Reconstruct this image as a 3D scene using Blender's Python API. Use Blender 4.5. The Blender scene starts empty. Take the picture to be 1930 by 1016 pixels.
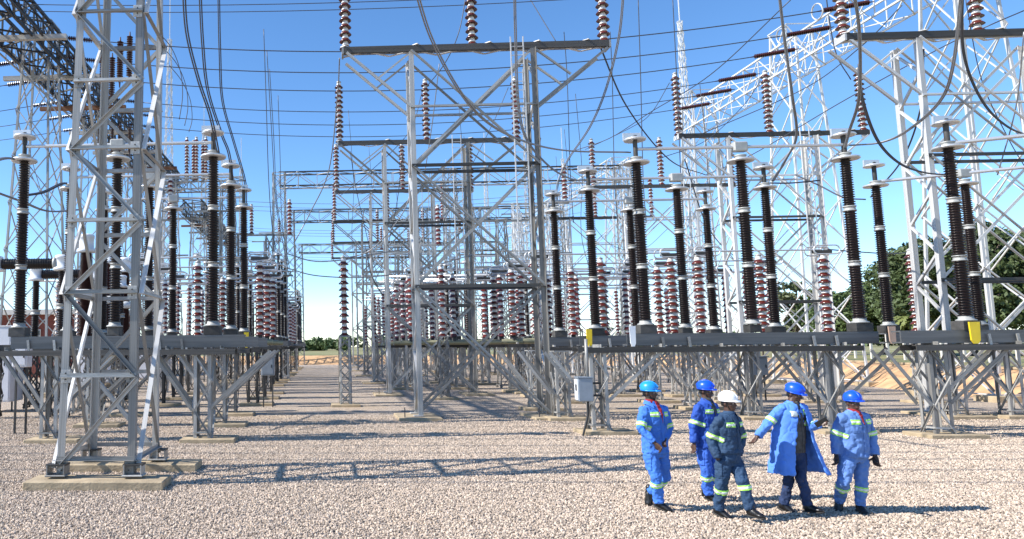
import bpy, bmesh, math, random
from mathutils import Vector as V, Matrix as M, Euler
import numpy as np
random.seed(7); np.random.seed(7)
sc = bpy.context.scene; C = sc.collection
rad = math.radians
# ------------------------------------------------------------------ camera
F, H, PX, PY = 1380.0, 2.25, 550.0, 508.0
TH, RO, YAW = math.atan(146/F), .0087, math.atan(64/F)
RM = M.Rotation(YAW, 3, 'Z') @ M.Rotation(math.pi/2+TH, 3, 'X') @ M.Rotation(-RO, 3, 'Z')
cam = bpy.data.cameras.new('camera'); co = bpy.data.objects.new('camera', cam); C.objects.link(co)
co.matrix_world = M.Translation((0, 0, H)) @ RM.to_4x4()
cam.sensor_width = 36; cam.lens = F/1930*36; cam.shift_x = (965-PX)/1930; cam.shift_y = 0
cam.clip_start = .1; cam.clip_end = 5000
sc.camera = co
def ray(x, y): return RM @ V(((x-PX)/F, -(y-PY)/F, -1))
def P(x, y, D): d = ray(x, y); return V((0, 0, H)) + d*(D/d.y)
def G(x, y, z=0.): d = ray(x, y); return V((0, 0, H)) + d*((z-H)/d.z)
# ------------------------------------------------------------------ light
SUN_EL, SUN_AZ = rad(41), rad(-99)          # azimuth clockwise from +Y: sun stands to the left, a little behind the camera
w = bpy.data.worlds.new('World'); sc.world = w; w.use_nodes = True
nt = w.node_tree; bg = nt.nodes['Background']
sky = nt.nodes.new('ShaderNodeTexSky'); sky.sky_type = 'NISHITA'; sky.sun_disc = False
sky.sun_elevation = SUN_EL; sky.sun_rotation = SUN_AZ; sky.altitude = 2200; sky.air_density = 1.0; sky.dust_density = .1; sky.ozone_density = 2.6
hs_ = nt.nodes.new('ShaderNodeHueSaturation'); hs_.inputs['Saturation'].default_value = 1.17; hs_.inputs['Value'].default_value = 1.3
nt.links.new(sky.outputs[0], hs_.inputs['Color']); nt.links.new(hs_.outputs[0], bg.inputs[0]); bg.inputs[1].default_value = .125
sl = bpy.data.lights.new('sun', 'SUN'); sl.energy = 5; sl.angle = rad(.5); sl.color = (1, .955, .88)
so = bpy.data.objects.new('sun', sl); C.objects.link(so)
sd = V((math.sin(SUN_AZ)*math.cos(SUN_EL), math.cos(SUN_AZ)*math.cos(SUN_EL), math.sin(SUN_EL)))
so.rotation_euler = sd.to_track_quat('Z', 'Y').to_euler()
sc.view_settings.view_transform = 'Standard'; sc.view_settings.look = 'None'; sc.view_settings.gamma = 1
sc.view_settings.exposure = .68; sc.view_settings.use_curve_mapping = False
sc.render.engine = 'CYCLES'
# ------------------------------------------------------------------ materials
def mat(name, col, rough=.5, metal=0., var=0., noise=0., nscale=6., bump=0., bscale=40., spec=None, col2=None, coord='Object'):
    m = bpy.data.materials.new(name); m.use_nodes = True
    n = m.node_tree; b = n.nodes['Principled BSDF']; L = n.links.new
    b.inputs['Base Color'].default_value = (*col, 1); b.inputs['Roughness'].default_value = rough; b.inputs['Metallic'].default_value = metal
    if spec is not None: b.inputs['Specular IOR Level'].default_value = spec
    tc = n.nodes.new('ShaderNodeTexCoord')
    out = None
    if noise or col2:
        t = n.nodes.new('ShaderNodeTexNoise'); t.inputs['Scale'].default_value = nscale; t.inputs['Detail'].default_value = 6
        L(tc.outputs[coord], t.inputs['Vector'])
        mx = n.nodes.new('ShaderNodeMix'); mx.data_type = 'RGBA'
        c2 = col2 or tuple(c*(1-noise) for c in col)
        r = n.nodes.new('ShaderNodeMapRange'); r.inputs[1].default_value = .35; r.inputs[2].default_value = .65
        L(t.outputs[0], r.inputs[0]); L(r.outputs[0], mx.inputs[0])
        mx.inputs[6].default_value = (*col, 1); mx.inputs[7].default_value = (*c2, 1); out = mx.outputs[2]
    if var:
        oi = n.nodes.new('ShaderNodeObjectInfo'); hs = n.nodes.new('ShaderNodeHueSaturation')
        r = n.nodes.new('ShaderNodeMapRange'); r.inputs[3].default_value = 1-var; r.inputs[4].default_value = 1+var
        L(oi.outputs['Random'], r.inputs[0]); L(r.outputs[0], hs.inputs['Value'])
        hs.inputs['Color'].default_value = (*col, 1)
        if out: L(out, hs.inputs['Color'])
        out = hs.outputs[0]
    if out: L(out, b.inputs['Base Color'])
    if bump:
        t = n.nodes.new('ShaderNodeTexNoise'); t.inputs['Scale'].default_value = bscale; t.inputs['Detail'].default_value = 4
        L(tc.outputs[coord], t.inputs['Vector'])
        bp = n.nodes.new('ShaderNodeBump'); bp.inputs['Strength'].default_value = 1; bp.inputs['Distance'].default_value = bump
        L(t.outputs[0], bp.inputs['Height']); L(bp.outputs[0], b.inputs['Normal'])
    return m
STEEL = mat('galvanised_steel', (.40, .39, .37), .46, .25, var=.42, noise=.38, nscale=4.5, coord='Generated')
STEELW = mat('sunlit_galvanised_steel', (.66, .65, .635), .45, .15, var=.2, noise=.2, nscale=3, coord='Generated')  # lighter copy of the steel: sunlight on it is put into the colour
STEELD = mat('dark_steel', (.065, .062, .058), .6, .05, var=.4, noise=.35, nscale=3, coord='Generated')  # also carries the left girder's shade, put into the colour
BEAMS = mat('dull_grey_channel', (.15, .155, .16), .5, .3, var=.12, noise=.3, nscale=4, coord='Generated')
RUST = mat('rusty_steel', (.22, .10, .05), .8, 0, noise=.5, nscale=8, coord='Generated')
OLIVE = mat('olive_pipe', (.34, .32, .2), .5, .1, noise=.3, nscale=5)
ALU = mat('aluminium', (.62, .62, .62), .38, .55, var=.08)
RED = mat('red_brown_glaze', (.09, .015, .009), .22, 0, var=.25, spec=.7)
DRED = mat('dark_red_glaze', (.07, .014, .01), .2, 0, var=.25, spec=.7)
WHT = mat('white_glaze', (.72, .71, .69), .25, 0, var=.06)
BRN = mat('dark_brown_porcelain', (.014, .008, .007), .3, 0, var=.25, spec=.4)
BRN2 = mat('maroon_porcelain', (.05, .014, .012), .3, 0, var=.2, spec=.5)
FLG = mat('flange_grey', (.42, .42, .40), .5, .2, noise=.2)
CAB = mat('cable_aluminium', (.24, .24, .25), .45, .5)
CABD = mat('dark_cable', (.07, .07, .08), .5, .3)
CONC = mat('concrete', (.47, .37, .24), .9, 0, noise=.35, nscale=3, bump=.01, bscale=25)
YEL = mat('yellow_enamel', (.80, .58, .02), .45, 0, noise=.12, nscale=4)
WPL = mat('white_enamel', (.78, .80, .82), .4)
TAN = mat('pinkish_tan_enamel', (.52, .36, .27), .5, noise=.2)
BOXG = mat('grey_box_paint', (.28, .32, .37), .4, .2, noise=.12)
BOXW = mat('white_cabinet_paint', (.72, .72, .76), .4, noise=.06)
BLK = mat('black_rubber', (.015, .015, .016), .5)
# ------------------------------------------------------------------ object helpers
def reg(o, label=None, cat=None, group=None, kind=None):
    if label: o['label'] = label
    if cat: o['category'] = cat
    if group: o['group'] = group
    if kind: o['kind'] = kind
    return o
def empty(name, loc, label, cat, group=None, rz=0.):
    o = bpy.data.objects.new(name, None); C.objects.link(o); o.location = loc; o.rotation_euler.z = rz
    return reg(o, label, cat, group)
def link(name, me, parent=None, mx=None):
    o = bpy.data.objects.new(name, me); C.objects.link(o)
    if parent: o.parent = parent
    if mx is not None: o.matrix_local = mx if parent else mx
    return o
def mesh(name, vs, fs, m, smooth=False):
    me = bpy.data.meshes.new(name); me.from_pydata([tuple(v) for v in vs], [], fs); me.materials.append(m)
    if smooth: me.shade_smooth()
    me.update(); return me
PROF = {'L': [(0, 0), (1, 0), (1, .13), (.13, .13), (.13, 1), (0, 1)],
        'B': [(-.5, -.5), (.5, -.5), (.5, .5), (-.5, .5)],
        'U': [(-.5, -.5), (.5, -.5), (.5, -.38), (-.38, -.38), (-.38, .38), (.5, .38), (.5, .5), (-.5, .5)],
        'F': [(-.5, -.06), (.5, -.06), (.5, .06), (-.5, .06)],
        'O': [(.5*math.cos(a*math.pi/4), .5*math.sin(a*math.pi/4)) for a in range(8)]}
_pm = {}
def prof_geo(p):
    q = PROF[p]; n = len(q)
    vs = [(x, y, 0) for x, y in q]+[(x, y, 1) for x, y in q]
    fs = [(i, (i+1) % n, n+(i+1) % n, n+i) for i in range(n)]+[tuple(range(n))[::-1], tuple(range(n, 2*n))]
    return vs, fs
def prof_mesh(p, m):
    k = (p, m.name)
    if k not in _pm:
        vs, fs = prof_geo(p); _pm[k] = mesh('bar_'+p, vs, fs, m, p == 'O')
    return _pm[k]
def barmx(p0, p1, w, h=None, hint=(0, 0, 1), jit=.002):
    p0 = V(p0); p1 = V(p1); d = p1-p0; L = d.length; d.normalize(); hi = V(hint)
    if abs(d.dot(hi)) > .95: hi = V((1, 0, 0)) if abs(d.x) < .9 else V((0, 1, 0))
    y = d.cross(hi).normalized(); x = y.cross(d)
    R = M((x, y, d)).transposed().to_4x4()
    j = V([random.uniform(-jit, jit) for _ in range(3)])
    return M.Translation(p0+j) @ R @ M.Diagonal((w, h or w, L, 1))
class B:
    """steelwork builder: single bars as parts, or joined when far away"""
    def __init__(s, root, detail=True): s.r = root; s.d = detail; s.acc = {}
    def bar(s, p0, p1, w, name='brace', m=None, p='L', h=None, hint=(0, 0, 1), keep=False):
        m = m or STEEL; mx = barmx(p0, p1, w, h, hint)
        if s.d or keep: return link(name, prof_mesh(p, m), s.r, mx)
        vs, fs = prof_geo('B' if p == 'L' else p)
        if p == 'L': mx = mx @ M.Translation((.5, .5, 0)) @ M.Diagonal((.8, .8, 1, 1))
        a = s.acc.setdefault(m.name, ([], [], m)); o = len(a[0])
        a[0].extend(mx @ V(v) for v in vs); a[1].extend(tuple(i+o for i in f) for f in fs)
    def done(s, name='lattice'):
        for k, (vs, fs, m) in s.acc.items():
            reg(link(name, mesh(name, vs, fs, m), s.r), kind='stuff')
def geo_part(name, items, m, parent, kind=None, smooth=False, label=None):
    """joins (verts, faces) lists"""
    vs, fs = [], []
    for a, b in items:
        o = len(vs); vs += [V(v) for v in a]; fs += [tuple(i+o for i in f) for f in b]
    return reg(link(name, mesh(name, vs, fs, m, smooth), parent), label, kind=kind)
def box(c, s, rz=0.):
    c = V(c); R = M.Rotation(rz, 3, 'Z')
    vs = [c+R @ V((x*s[0]/2, y*s[1]/2, z*s[2]/2)) for z in (-1, 1) for y in (-1, 1) for x in (-1, 1)]
    return vs, [(0, 2, 3, 1), (4, 5, 7, 6), (0, 1, 5, 4), (2, 6, 7, 3), (0, 4, 6, 2), (1, 3, 7, 5)]
def bevel_mesh(name, items, m, w=.02, seg=2):
    vs, fs = [], []
    for a, b in items:
        o = len(vs); vs += [V(v) for v in a]; fs += [tuple(i+o for i in f) for f in b]
    me = mesh(name, vs, fs, m); bm = bmesh.new(); bm.from_mesh(me)
    bmesh.ops.bevel(bm, geom=bm.edges[:], offset=w, segments=seg, affect='EDGES', profile=.5)
    bm.to_mesh(me); bm.free(); return me
def lathe(prof, n=16, closed=False):
    vs, fs = [], []
    for r, z in prof:
        for i in range(n):
            a = 2*math.pi*i/n; vs.append((r*math.cos(a), r*math.sin(a), z))
    k = len(prof)
    for j in range(k-1):
        for i in range(n): fs.append((j*n+i, j*n+(i+1) % n, (j+1)*n+(i+1) % n, (j+1)*n+i))
    fs.append(tuple(range(n))[::-1]); fs.append(tuple(range((k-1)*n, k*n)))
    return vs, fs
def tube(pts, r, n=6):
    pts = [V(p) for p in pts]; vs, fs = [], []; prev = None
    for i, p in enumerate(pts):
        d = (pts[min(i+1, len(pts)-1)]-pts[max(i-1, 0)]).normalized()
        x = (prev - d*prev.dot(d)).normalized() if prev else d.orthogonal().normalized()
        prev = x; y = d.cross(x)
        for k in range(n):
            a = 2*math.pi*k/n; vs.append(p+(x*math.cos(a)+y*math.sin(a))*r)
    for i in range(len(pts)-1):
        for k in range(n): fs.append((i*n+k, i*n+(k+1) % n, (i+1)*n+(k+1) % n, (i+1)*n+k))
    fs.append(tuple(range(n))[::-1]); m = (len(pts)-1)*n; fs.append(tuple(range(m, m+n)))
    return vs, fs
def torus(c, R, r, n=28, k=6, sx=1., L=0., ax='z'):
    """ring, or an oval with straight sides when L > 0"""
    pts = []
    for i in range(n+1):
        a = 2*math.pi*i/n; x, y = R*math.cos(a), R*math.sin(a)
        x += L/2 if math.cos(a) > 0 else -L/2
        pts.append(V((x, y, 0)) if ax == 'z' else V((x, 0, y)))
    v, f = tube([V(c)+p for p in pts], r, k); return v, f[:-2]
def smooth_path(pts, n=10):
    pts = [V(p) for p in pts]; out = []
    q = [pts[0]*2-pts[1]]+pts+[pts[-1]*2-pts[-2]]
    for i in range(1, len(q)-2):
        a, b, c, d = q[i-1:i+3]
        for k in range(n):
            t = k/n
            out.append(.5*((2*b)+(c-a)*t+(2*a-5*b+4*c-d)*t*t+(3*b-a-3*c+d)*t**3))
    out.append(pts[-1]); return out
# ------------------------------------------------------------------ ground, bank, field
def ground_mat():
    m = bpy.data.materials.new('gravel'); m.use_nodes = True; n = m.node_tree; L = n.links.new; b = n.nodes['Principled BSDF']
    b.inputs['Roughness'].default_value = .9
    tc = n.nodes.new('ShaderNodeTexCoord')
    v = n.nodes.new('ShaderNodeTexVoronoi'); v.inputs['Scale'].default_value = 27; L(tc.outputs['Object'], v.inputs['Vector'])
    cr = n.nodes.new('ShaderNodeValToRGB'); e = cr.color_ramp.elements
    e[0].position = 0; e[0].color = (.20, .15, .11, 1); e[1].position = 1; e[1].color = (.56, .46, .37, 1)
    x = cr.color_ramp.elements.new(.5); x.color = (.42, .34, .265, 1)
    sp = n.nodes.new('ShaderNodeSeparateColor'); L(v.outputs['Color'], sp.inputs[0]); L(sp.outputs[0], cr.inputs[0])
    big = n.nodes.new('ShaderNodeTexNoise'); big.inputs['Scale'].default_value = .28; big.inputs['Detail'].default_value = 5; L(tc.outputs['Object'], big.inputs['Vector'])
    mr = n.nodes.new('ShaderNodeMapRange'); mr.inputs[1].default_value = .52; mr.inputs[2].default_value = .68; mr.inputs[4].default_value = .5; L(big.outputs[0], mr.inputs[0])
    mx = n.nodes.new('ShaderNodeMix'); mx.data_type = 'RGBA'; L(mr.outputs[0], mx.inputs[0]); L(cr.outputs[0], mx.inputs[6]); mx.inputs[7].default_value = (.50, .37, .23, 1)
    L(mx.outputs[2], b.inputs['Base Color'])
    bp = n.nodes.new('ShaderNodeBump'); bp.inputs['Distance'].default_value = .03; bp.inputs['Strength'].default_value = 1; bp.invert = True
    L(v.outputs['Distance'], bp.inputs['Height']); L(bp.outputs[0], b.inputs['Normal'])
    return m
GRAV = ground_mat()
gs = link('gravel_ground', mesh('gravel_ground', [(-400, -60, 0), (60, -60, 0), (60, 120, 0), (-400, 120, 0)], [(0, 1, 2, 3)], GRAV)); gs['kind'] = 'structure'
def stone_field():
    N = 360000; y = np.empty(0)
    ys = np.random.uniform(8.2, 25, N*3); keep = np.random.rand(N*3) < np.clip(ys/24, 0, 1)*np.clip((25-ys)/9, 0, 1)
    ys = ys[keep][:N]; xs = ys*np.random.uniform(-.55, 1.08, len(ys))
    me = bpy.data.meshes.new('loose_gravel'); me.from_pydata(np.stack([xs, ys, np.random.uniform(-.004, .014, len(ys))], 1).tolist(), [], [])
    o = link('loose_gravel', me); o['kind'] = 'stuff'; o['label'] = 'pale pinkish crushed stone covering the yard'; o['category'] = 'gravel'
    sm = mat('gravel_stone', (.53, .425, .33), .85, var=.5, noise=.2, nscale=20)
    ng = bpy.data.node_groups.new('scatter', 'GeometryNodeTree')
    ng.interface.new_socket('Geometry', in_out='INPUT', socket_type='NodeSocketGeometry'); ng.interface.new_socket('Geometry', in_out='OUTPUT', socket_type='NodeSocketGeometry')
    N_ = ng.nodes.new; L = ng.links.new
    gi = N_('NodeGroupInput'); go = N_('NodeGroupOutput'); ico = N_('GeometryNodeMeshIcoSphere'); ico.inputs['Radius'].default_value = .0165; ico.inputs['Subdivisions'].default_value = 2
    wn = N_('ShaderNodeTexNoise'); wn.inputs['Scale'].default_value = 30; sp = N_('GeometryNodeSetPosition')
    vm = N_('ShaderNodeVectorMath'); vm.operation = 'SUBTRACT'; vm.inputs[1].default_value = (.5, .5, .5); vs = N_('ShaderNodeVectorMath'); vs.operation = 'SCALE'; vs.inputs['Scale'].default_value = .027
    L(wn.outputs['Color'], vm.inputs[0]); L(vm.outputs[0], vs.inputs[0]); L(vs.outputs[0], sp.inputs['Offset']); L(ico.outputs[0], sp.inputs[0])
    smn = N_('GeometryNodeSetMaterial'); smn.inputs['Material'].default_value = sm; L(sp.outputs[0], smn.inputs[0])
    iop = N_('GeometryNodeInstanceOnPoints'); L(gi.outputs[0], iop.inputs['Points']); L(smn.outputs[0], iop.inputs['Instance'])
    rv = N_('FunctionNodeRandomValue'); rv.data_type = 'FLOAT_VECTOR'; rv.inputs[0].default_value = (0, 0, 0); rv.inputs[1].default_value = (6.28, 6.28, 6.28)
    rs = N_('FunctionNodeRandomValue'); rs.data_type = 'FLOAT_VECTOR'; rs.inputs[0].default_value = (.55, .5, .4); rs.inputs[1].default_value = (1.35, 1.15, .9); rs.inputs['Seed'].default_value = 5
    L(rv.outputs[0], iop.inputs['Rotation']); L(rs.outputs[0], iop.inputs['Scale']); L(iop.outputs[0], go.inputs[0])
    md = o.modifiers.new('scatter', 'NODES'); md.node_group = ng
stone_field()
SOIL = mat('orange_soil', (.62, .38, .20), .95, noise=.35, nscale=1.2, bump=.08, bscale=3)
GRASS = mat('dry_grass_field', (.30, .25, .12), .95, col2=(.15, .17, .06), nscale=.25, bump=.1, bscale=2)
poly = [(21, 5), (24, 20), (25.6, 30), (27.8, 40.4), (31, 55), (33, 70), (28, 86), (10, 92), (-30, 94), (-90, 96), (-400, 97)]
def offs(pl, d):
    out = []
    for i, p in enumerate(pl):
        a = V(pl[max(i-1, 0)]); b = V(pl[min(i+1, len(pl)-1)]); t = (b-a).normalized(); out.append(V(p)+V((t.y, -t.x))*d)
    return out
def dense(pl, n=9):
    return [V(pl[i]).lerp(V(pl[i+1]), k/n) for i in range(len(pl)-1) for k in range(n)]+[V(pl[-1])]
dp = dense(poly); rows = []
for d, z in ((-.1, -.05), (.5, .22), (1.1, .55), (1.7, .9), (2.3, 1.08), (3., 1.1)):
    q = offs(dp, d); rows.append([(p.x+random.uniform(-.12, .12)*(d > 0), p.y+random.uniform(-.12, .12)*(d > 0), z+random.uniform(-.07, .07)*(0 < d < 2.5)) for p in q])
vs = [p for r in rows for p in r]; n = len(dp)
fs = [(j*n+i, j*n+i+1, (j+1)*n+i+1, (j+1)*n+i) for j in range(5) for i in range(n-1)]
reg(link('earth_bank', mesh('earth_bank', vs, fs, SOIL, True)), kind='structure')
q = offs(dp, 2.9); far = []
vs = [(p.x, p.y, 1.06) for p in q]; k = len(vs)
for i, p in enumerate(q):
    t = i/(k-1)
    a = rad(-10+t*190); far.append((2500*math.cos(a), 2500*math.sin(a)+200, 1.06))
vs += far; fs = [(i, i+1, k+i+1, k+i) for i in range(k-1)]
reg(link('grass_field', mesh('grass_field', vs, fs, GRASS)), kind='structure')
# kerb of concrete along the top of the bank
q = offs(dp[9:36], 2.35)
geo_part('bank_kerb', [box((0, 0, 0), (.001, .001, .001))][:0]+[tube([(p.x, p.y, 1.12) for p in q], .07, 4)], CONC, None); bpy.data.objects['bank_kerb']['kind'] = 'structure'
# ------------------------------------------------------------------ steel builders
def lattice(b, cx, cy, z0, z1, w0, d0, w1, d1, n, lw, bw, m=None, pat='zig', lean=(0, 0), lv=None):
    """square lattice column between z0 and z1"""
    lv = lv or [z0+(z1-z0)*i/n for i in range(n+1)]
    def cor(z, sx, sy):
        t = (z-z0)/(z1-z0); return V((cx+lean[0]*t+sx*(w0+(w1-w0)*t)/2, cy+lean[1]*t+sy*(d0+(d1-d0)*t)/2, z))
    for sx in (-1, 1):
        for sy in (-1, 1):
            h = V((-sx, 0, 0)); p0, p1 = cor(z0, sx, sy), cor(z1, sx, sy)
            d = (p1-p0).normalized(); y = d.cross(h).normalized()
            b.bar(p0, p1, lw, 'leg', m, hint=h) if (y.y*sy < 0) else b.bar(p1, p0, lw, 'leg', m, hint=h)
    faces = [((-1, -1), (1, -1)), ((1, -1), (1, 1)), ((1, 1), (-1, 1)), ((-1, 1), (-1, -1))]
    for i in range(len(lv)-1):
        for j, (a, c) in enumerate(faces):
            A, A2, D, D2 = cor(lv[i], *a), cor(lv[i+1], *a), cor(lv[i], *c), cor(lv[i+1], *c)
            nrm = (D-A).cross(V((0, 0, 1))).normalized()
            if pat == 'bars' and j in (1, 3):
                if i % 2 == 0 and i+2 < len(lv):
                    lo, hi = ((-1 if j == 3 else 1), -1), ((-1 if j == 3 else 1), 1)
                    b.bar(cor(lv[i], *lo)+nrm*.012, cor(lv[i+2], *hi)+nrm*.012, bw*1.15, 'brace', STEELW, hint=nrm)  # sun-facing brace, its lit look put into the pale steel
                    b.bar(cor(lv[i], *hi)-nrm*.03, cor(lv[i+2], *lo)-nrm*.03, bw*.9, 'brace', m, hint=nrm)
            elif pat in ('zig', 'bars'):
                if (i+j+(pat == 'bars')) % 2: b.bar(A+nrm*.01, D2+nrm*.01, bw, 'brace', m, hint=nrm)
                else: b.bar(D+nrm*.01, A2+nrm*.01, bw, 'brace', m, hint=nrm)
            else:
                b.bar(A+nrm*.01, D2+nrm*.01, bw, 'brace', m, hint=nrm); b.bar(D-nrm*bw*.3, A2-nrm*bw*.3, bw, 'brace', m, hint=nrm)
            if (pat == 'bars' and (j in (0, 2) or i % 2 == 1)) or i == len(lv)-2: b.bar(A2+nrm*.018, D2+nrm*.018, bw, 'crossbar', m, hint=(0, 0, 1))
    for j, (a, c) in enumerate(faces): b.bar(cor(lv[0]+.12, *a), cor(lv[0]+.12, *c), bw, 'crossbar', m)
    return cor
def truss(b, p0, p1, w, h, n, cw, bw, m=None):
    """box girder hung under the line p0-p1"""
    p0, p1 = V(p0), V(p1); d = (p1-p0).normalized(); s = V((0, 0, 1)).cross(d).normalized(); u = V((0, 0, 1))
    c = lambda t, a, k: p0.lerp(p1, t)+s*(a*w/2)-u*(h*k)
    for a in (-1, 1):
        for k in (0, 1): b.bar(c(0, a, k), c(1, a, k), cw, 'chord', (m or STEEL) if m is not STEEL else random.choice((STEEL, STEELD)), hint=s)
    for i in range(n):
        t, t2 = i/n, (i+1)/n
        for a in (-1, 1):
            x, y = ((0, 1) if i % 2 else (1, 0)); b.bar(c(t, a, x), c(t2, a, y), bw, 'brace', m, hint=s); b.bar(c(t, a, 0), c(t, a, 1), bw, 'brace', m, hint=s)
        for k in (0, 1):
            x, y = ((-1, 1) if i % 2 else (1, -1)); b.bar(c(t, x, k), c(t2, y, k), bw, 'brace', m, hint=u)
def slab(root, c, s, name='concrete_footing'):
    me = bevel_mesh('footing', [box((0, 0, 0), s)], CONC, .015, 1)
    o = link(name, me, root, M.Translation(V(c)-V(root.location))); return o
_ub = {}
def ubox(root, name, c, s, m, bev=.01, key=None):
    k = key or (tuple(round(x, 3) for x in s), m.name)
    if k not in _ub: _ub[k] = bevel_mesh(name, [box((0, 0, 0), s)], m, bev, 1)
    return link(name, _ub[k], root, M.Translation(c))
# lathes shared by all insulators
def unit(name, prof, m, n=16): v, f = lathe(prof, n); return mesh(name, v, f, m, True)
HP = .245
def disc_meshes(m, nm):
    r = unit(nm, [(.085, .045), (.13, .035), (.200, .0), (.207, .008), (.165, .06), (.11, .105), (.092, .13)], m)
    return r
RD, RDD = disc_meshes(RED, 'red_disc'), disc_meshes(DRED, 'dark_red_disc')
WD = unit('white_cap', [(.09, .115), (.118, .125), (.120, .145), (.095, .20), (.082, HP+.05)], WHT)
CAPM = unit('top_cap', [(.09, 0), (.11, .01), (.11, .06), (.05, .09), (.04, .12)], FLG)
_far_ins = {}
def far_ins_mesh(nd, h, rr=.19):
    k = (nd, round(h, 2))
    if k not in _far_ins:
        vs, fs, mi = [], [], []
        hp = h/nd
        pr = []
        for i in range(nd):
            z = i*hp; pr += [(rr, z), (.10, z+hp*.5), (.12, z+hp*.54), (.09, z+hp)]
        v, f = lathe(pr, 8); me = mesh('far_discs', v, f, RED, False); me.materials.append(WHT)
        for j, p in enumerate(me.polygons):
            if j < (len(pr)-1)*8 and (j//8) % 4 in (1, 2): p.material_index = 1
        _far_ins[k] = me
    return _far_ins[k]
def red_stack(parent, base, h=2.93, near=True, s=1., dark=False):
    nd = max(3, round(h/(HP*s))); base = V(base); k = h/(nd*HP)
    if near:
        for i in range(nd):
            mx = M.Translation(base+V((0, 0, i*HP*k))) @ M.Rotation(i*.7, 4, 'Z') @ M.Diagonal((s, s, k, 1))
            link('red_disc', RDD if dark else RD, parent, mx); link('white_cap', WD, parent, mx)
    else: reg(link('discs', far_ins_mesh(nd, h), parent, M.Translation(base)), kind='stuff')
    link('top_cap', CAPM, parent, M.Translation(base+V((0, 0, h))))
def red_insulator(loc, label, group, h=2.93, near=True, s=1., ring=False):
    e = empty('disc_insulator', loc, label, 'insulator', group)
    red_stack(e, (0, 0, 0), h, near, s); return e
# ribbed porcelain column (three sections with flanges)
def rib_section(h, r0, r1, nr, m, nm, n=14):
    pr = []
    for i in range(nr):
        z = h*i/nr; t = i/nr; r = r0+(r1-r0)*t; p = h/nr
        pr += [(r*.72, z), (r, z+p*.18), (r*.98, z+p*.32), (r*.74, z+p*.55)]
    pr.append((r1*.72, h)); return unit(nm, pr, m, n)
RIB3 = [rib_section(1.36, .165, .155, 21, BRN, 'lower_porcelain'), rib_section(1.36, .155, .145, 21, BRN, 'middle_porcelain'), rib_section(1.32, .145, .13, 21, BRN, 'upper_porcelain')]
RIB3F = [rib_section(1.36, .165, .155, 12, BRN, 'lower_porcelain', 8), rib_section(1.36, .155, .145, 12, BRN, 'middle_porcelain', 8), rib_section(1.32, .145, .13, 12, BRN, 'upper_porcelain', 8)]
FL = unit('flange', [(.1, -.07), (.15, -.065), (.15, -.04), (.13, -.035), (.13, .035), (.15, .04), (.15, .065), (.1, .07)], FLG)
FLB = unit('base_flange', [(.2, 0), (.2, .03), (.15, .05), (.14, .12), (.1, .13)], FLG)
RINGD = None
def ring_mesh():
    v, f = lathe([(.10, -.01), (.25, -.035), (.31, -.03), (.33, 0), (.31, .03), (.25, .035), (.1, .02)], 24)
    return mesh('corona_ring', v, f, ALU, True)
RINGD = ring_mesh()
def ribbed_post(parent, base, near=True, ring=True, double=True):
    """part > sub-parts; returns height of the head"""
    base = V(base); S = RIB3 if near else RIB3F
    p = link('post_insulator', S[0], parent, M.Translation(base+V((0, 0, .12))))
    link('base_flange', FLB, p, M.Translation((0, 0, -.12)))
    link('porcelain', S[1], p, M.Translation((0, 0, 1.36+.06))); link('porcelain', S[2], p, M.Translation((0, 0, 2.84)))
    link('flange', FL, p, M.Translation((0, 0, 1.39))); link('flange', FL, p, M.Translation((0, 0, 2.81))); link('flange', FL, p, M.Translation((0, 0, 4.2)))
    if ring:
        link('corona_ring', RINGD, p, M.Translation((0, 0, 4.12)))
        if double:
            link('corona_ring', RINGD, p, M.Translation((0, 0, 4.74)) @ M.Diagonal((.85, .85, 1, 1)))
            link('terminal_stem', prof_mesh('O', STEELD), p, barmx((0, 0, 4.2), (0, 0, 4.85), .12))
            link('terminal_pad', prof_mesh('B', ALU), p, barmx((-.3, 0, 4.82), (.15, 0, 4.82), .2, .06))
    return p
POST_H = 4.33
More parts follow.
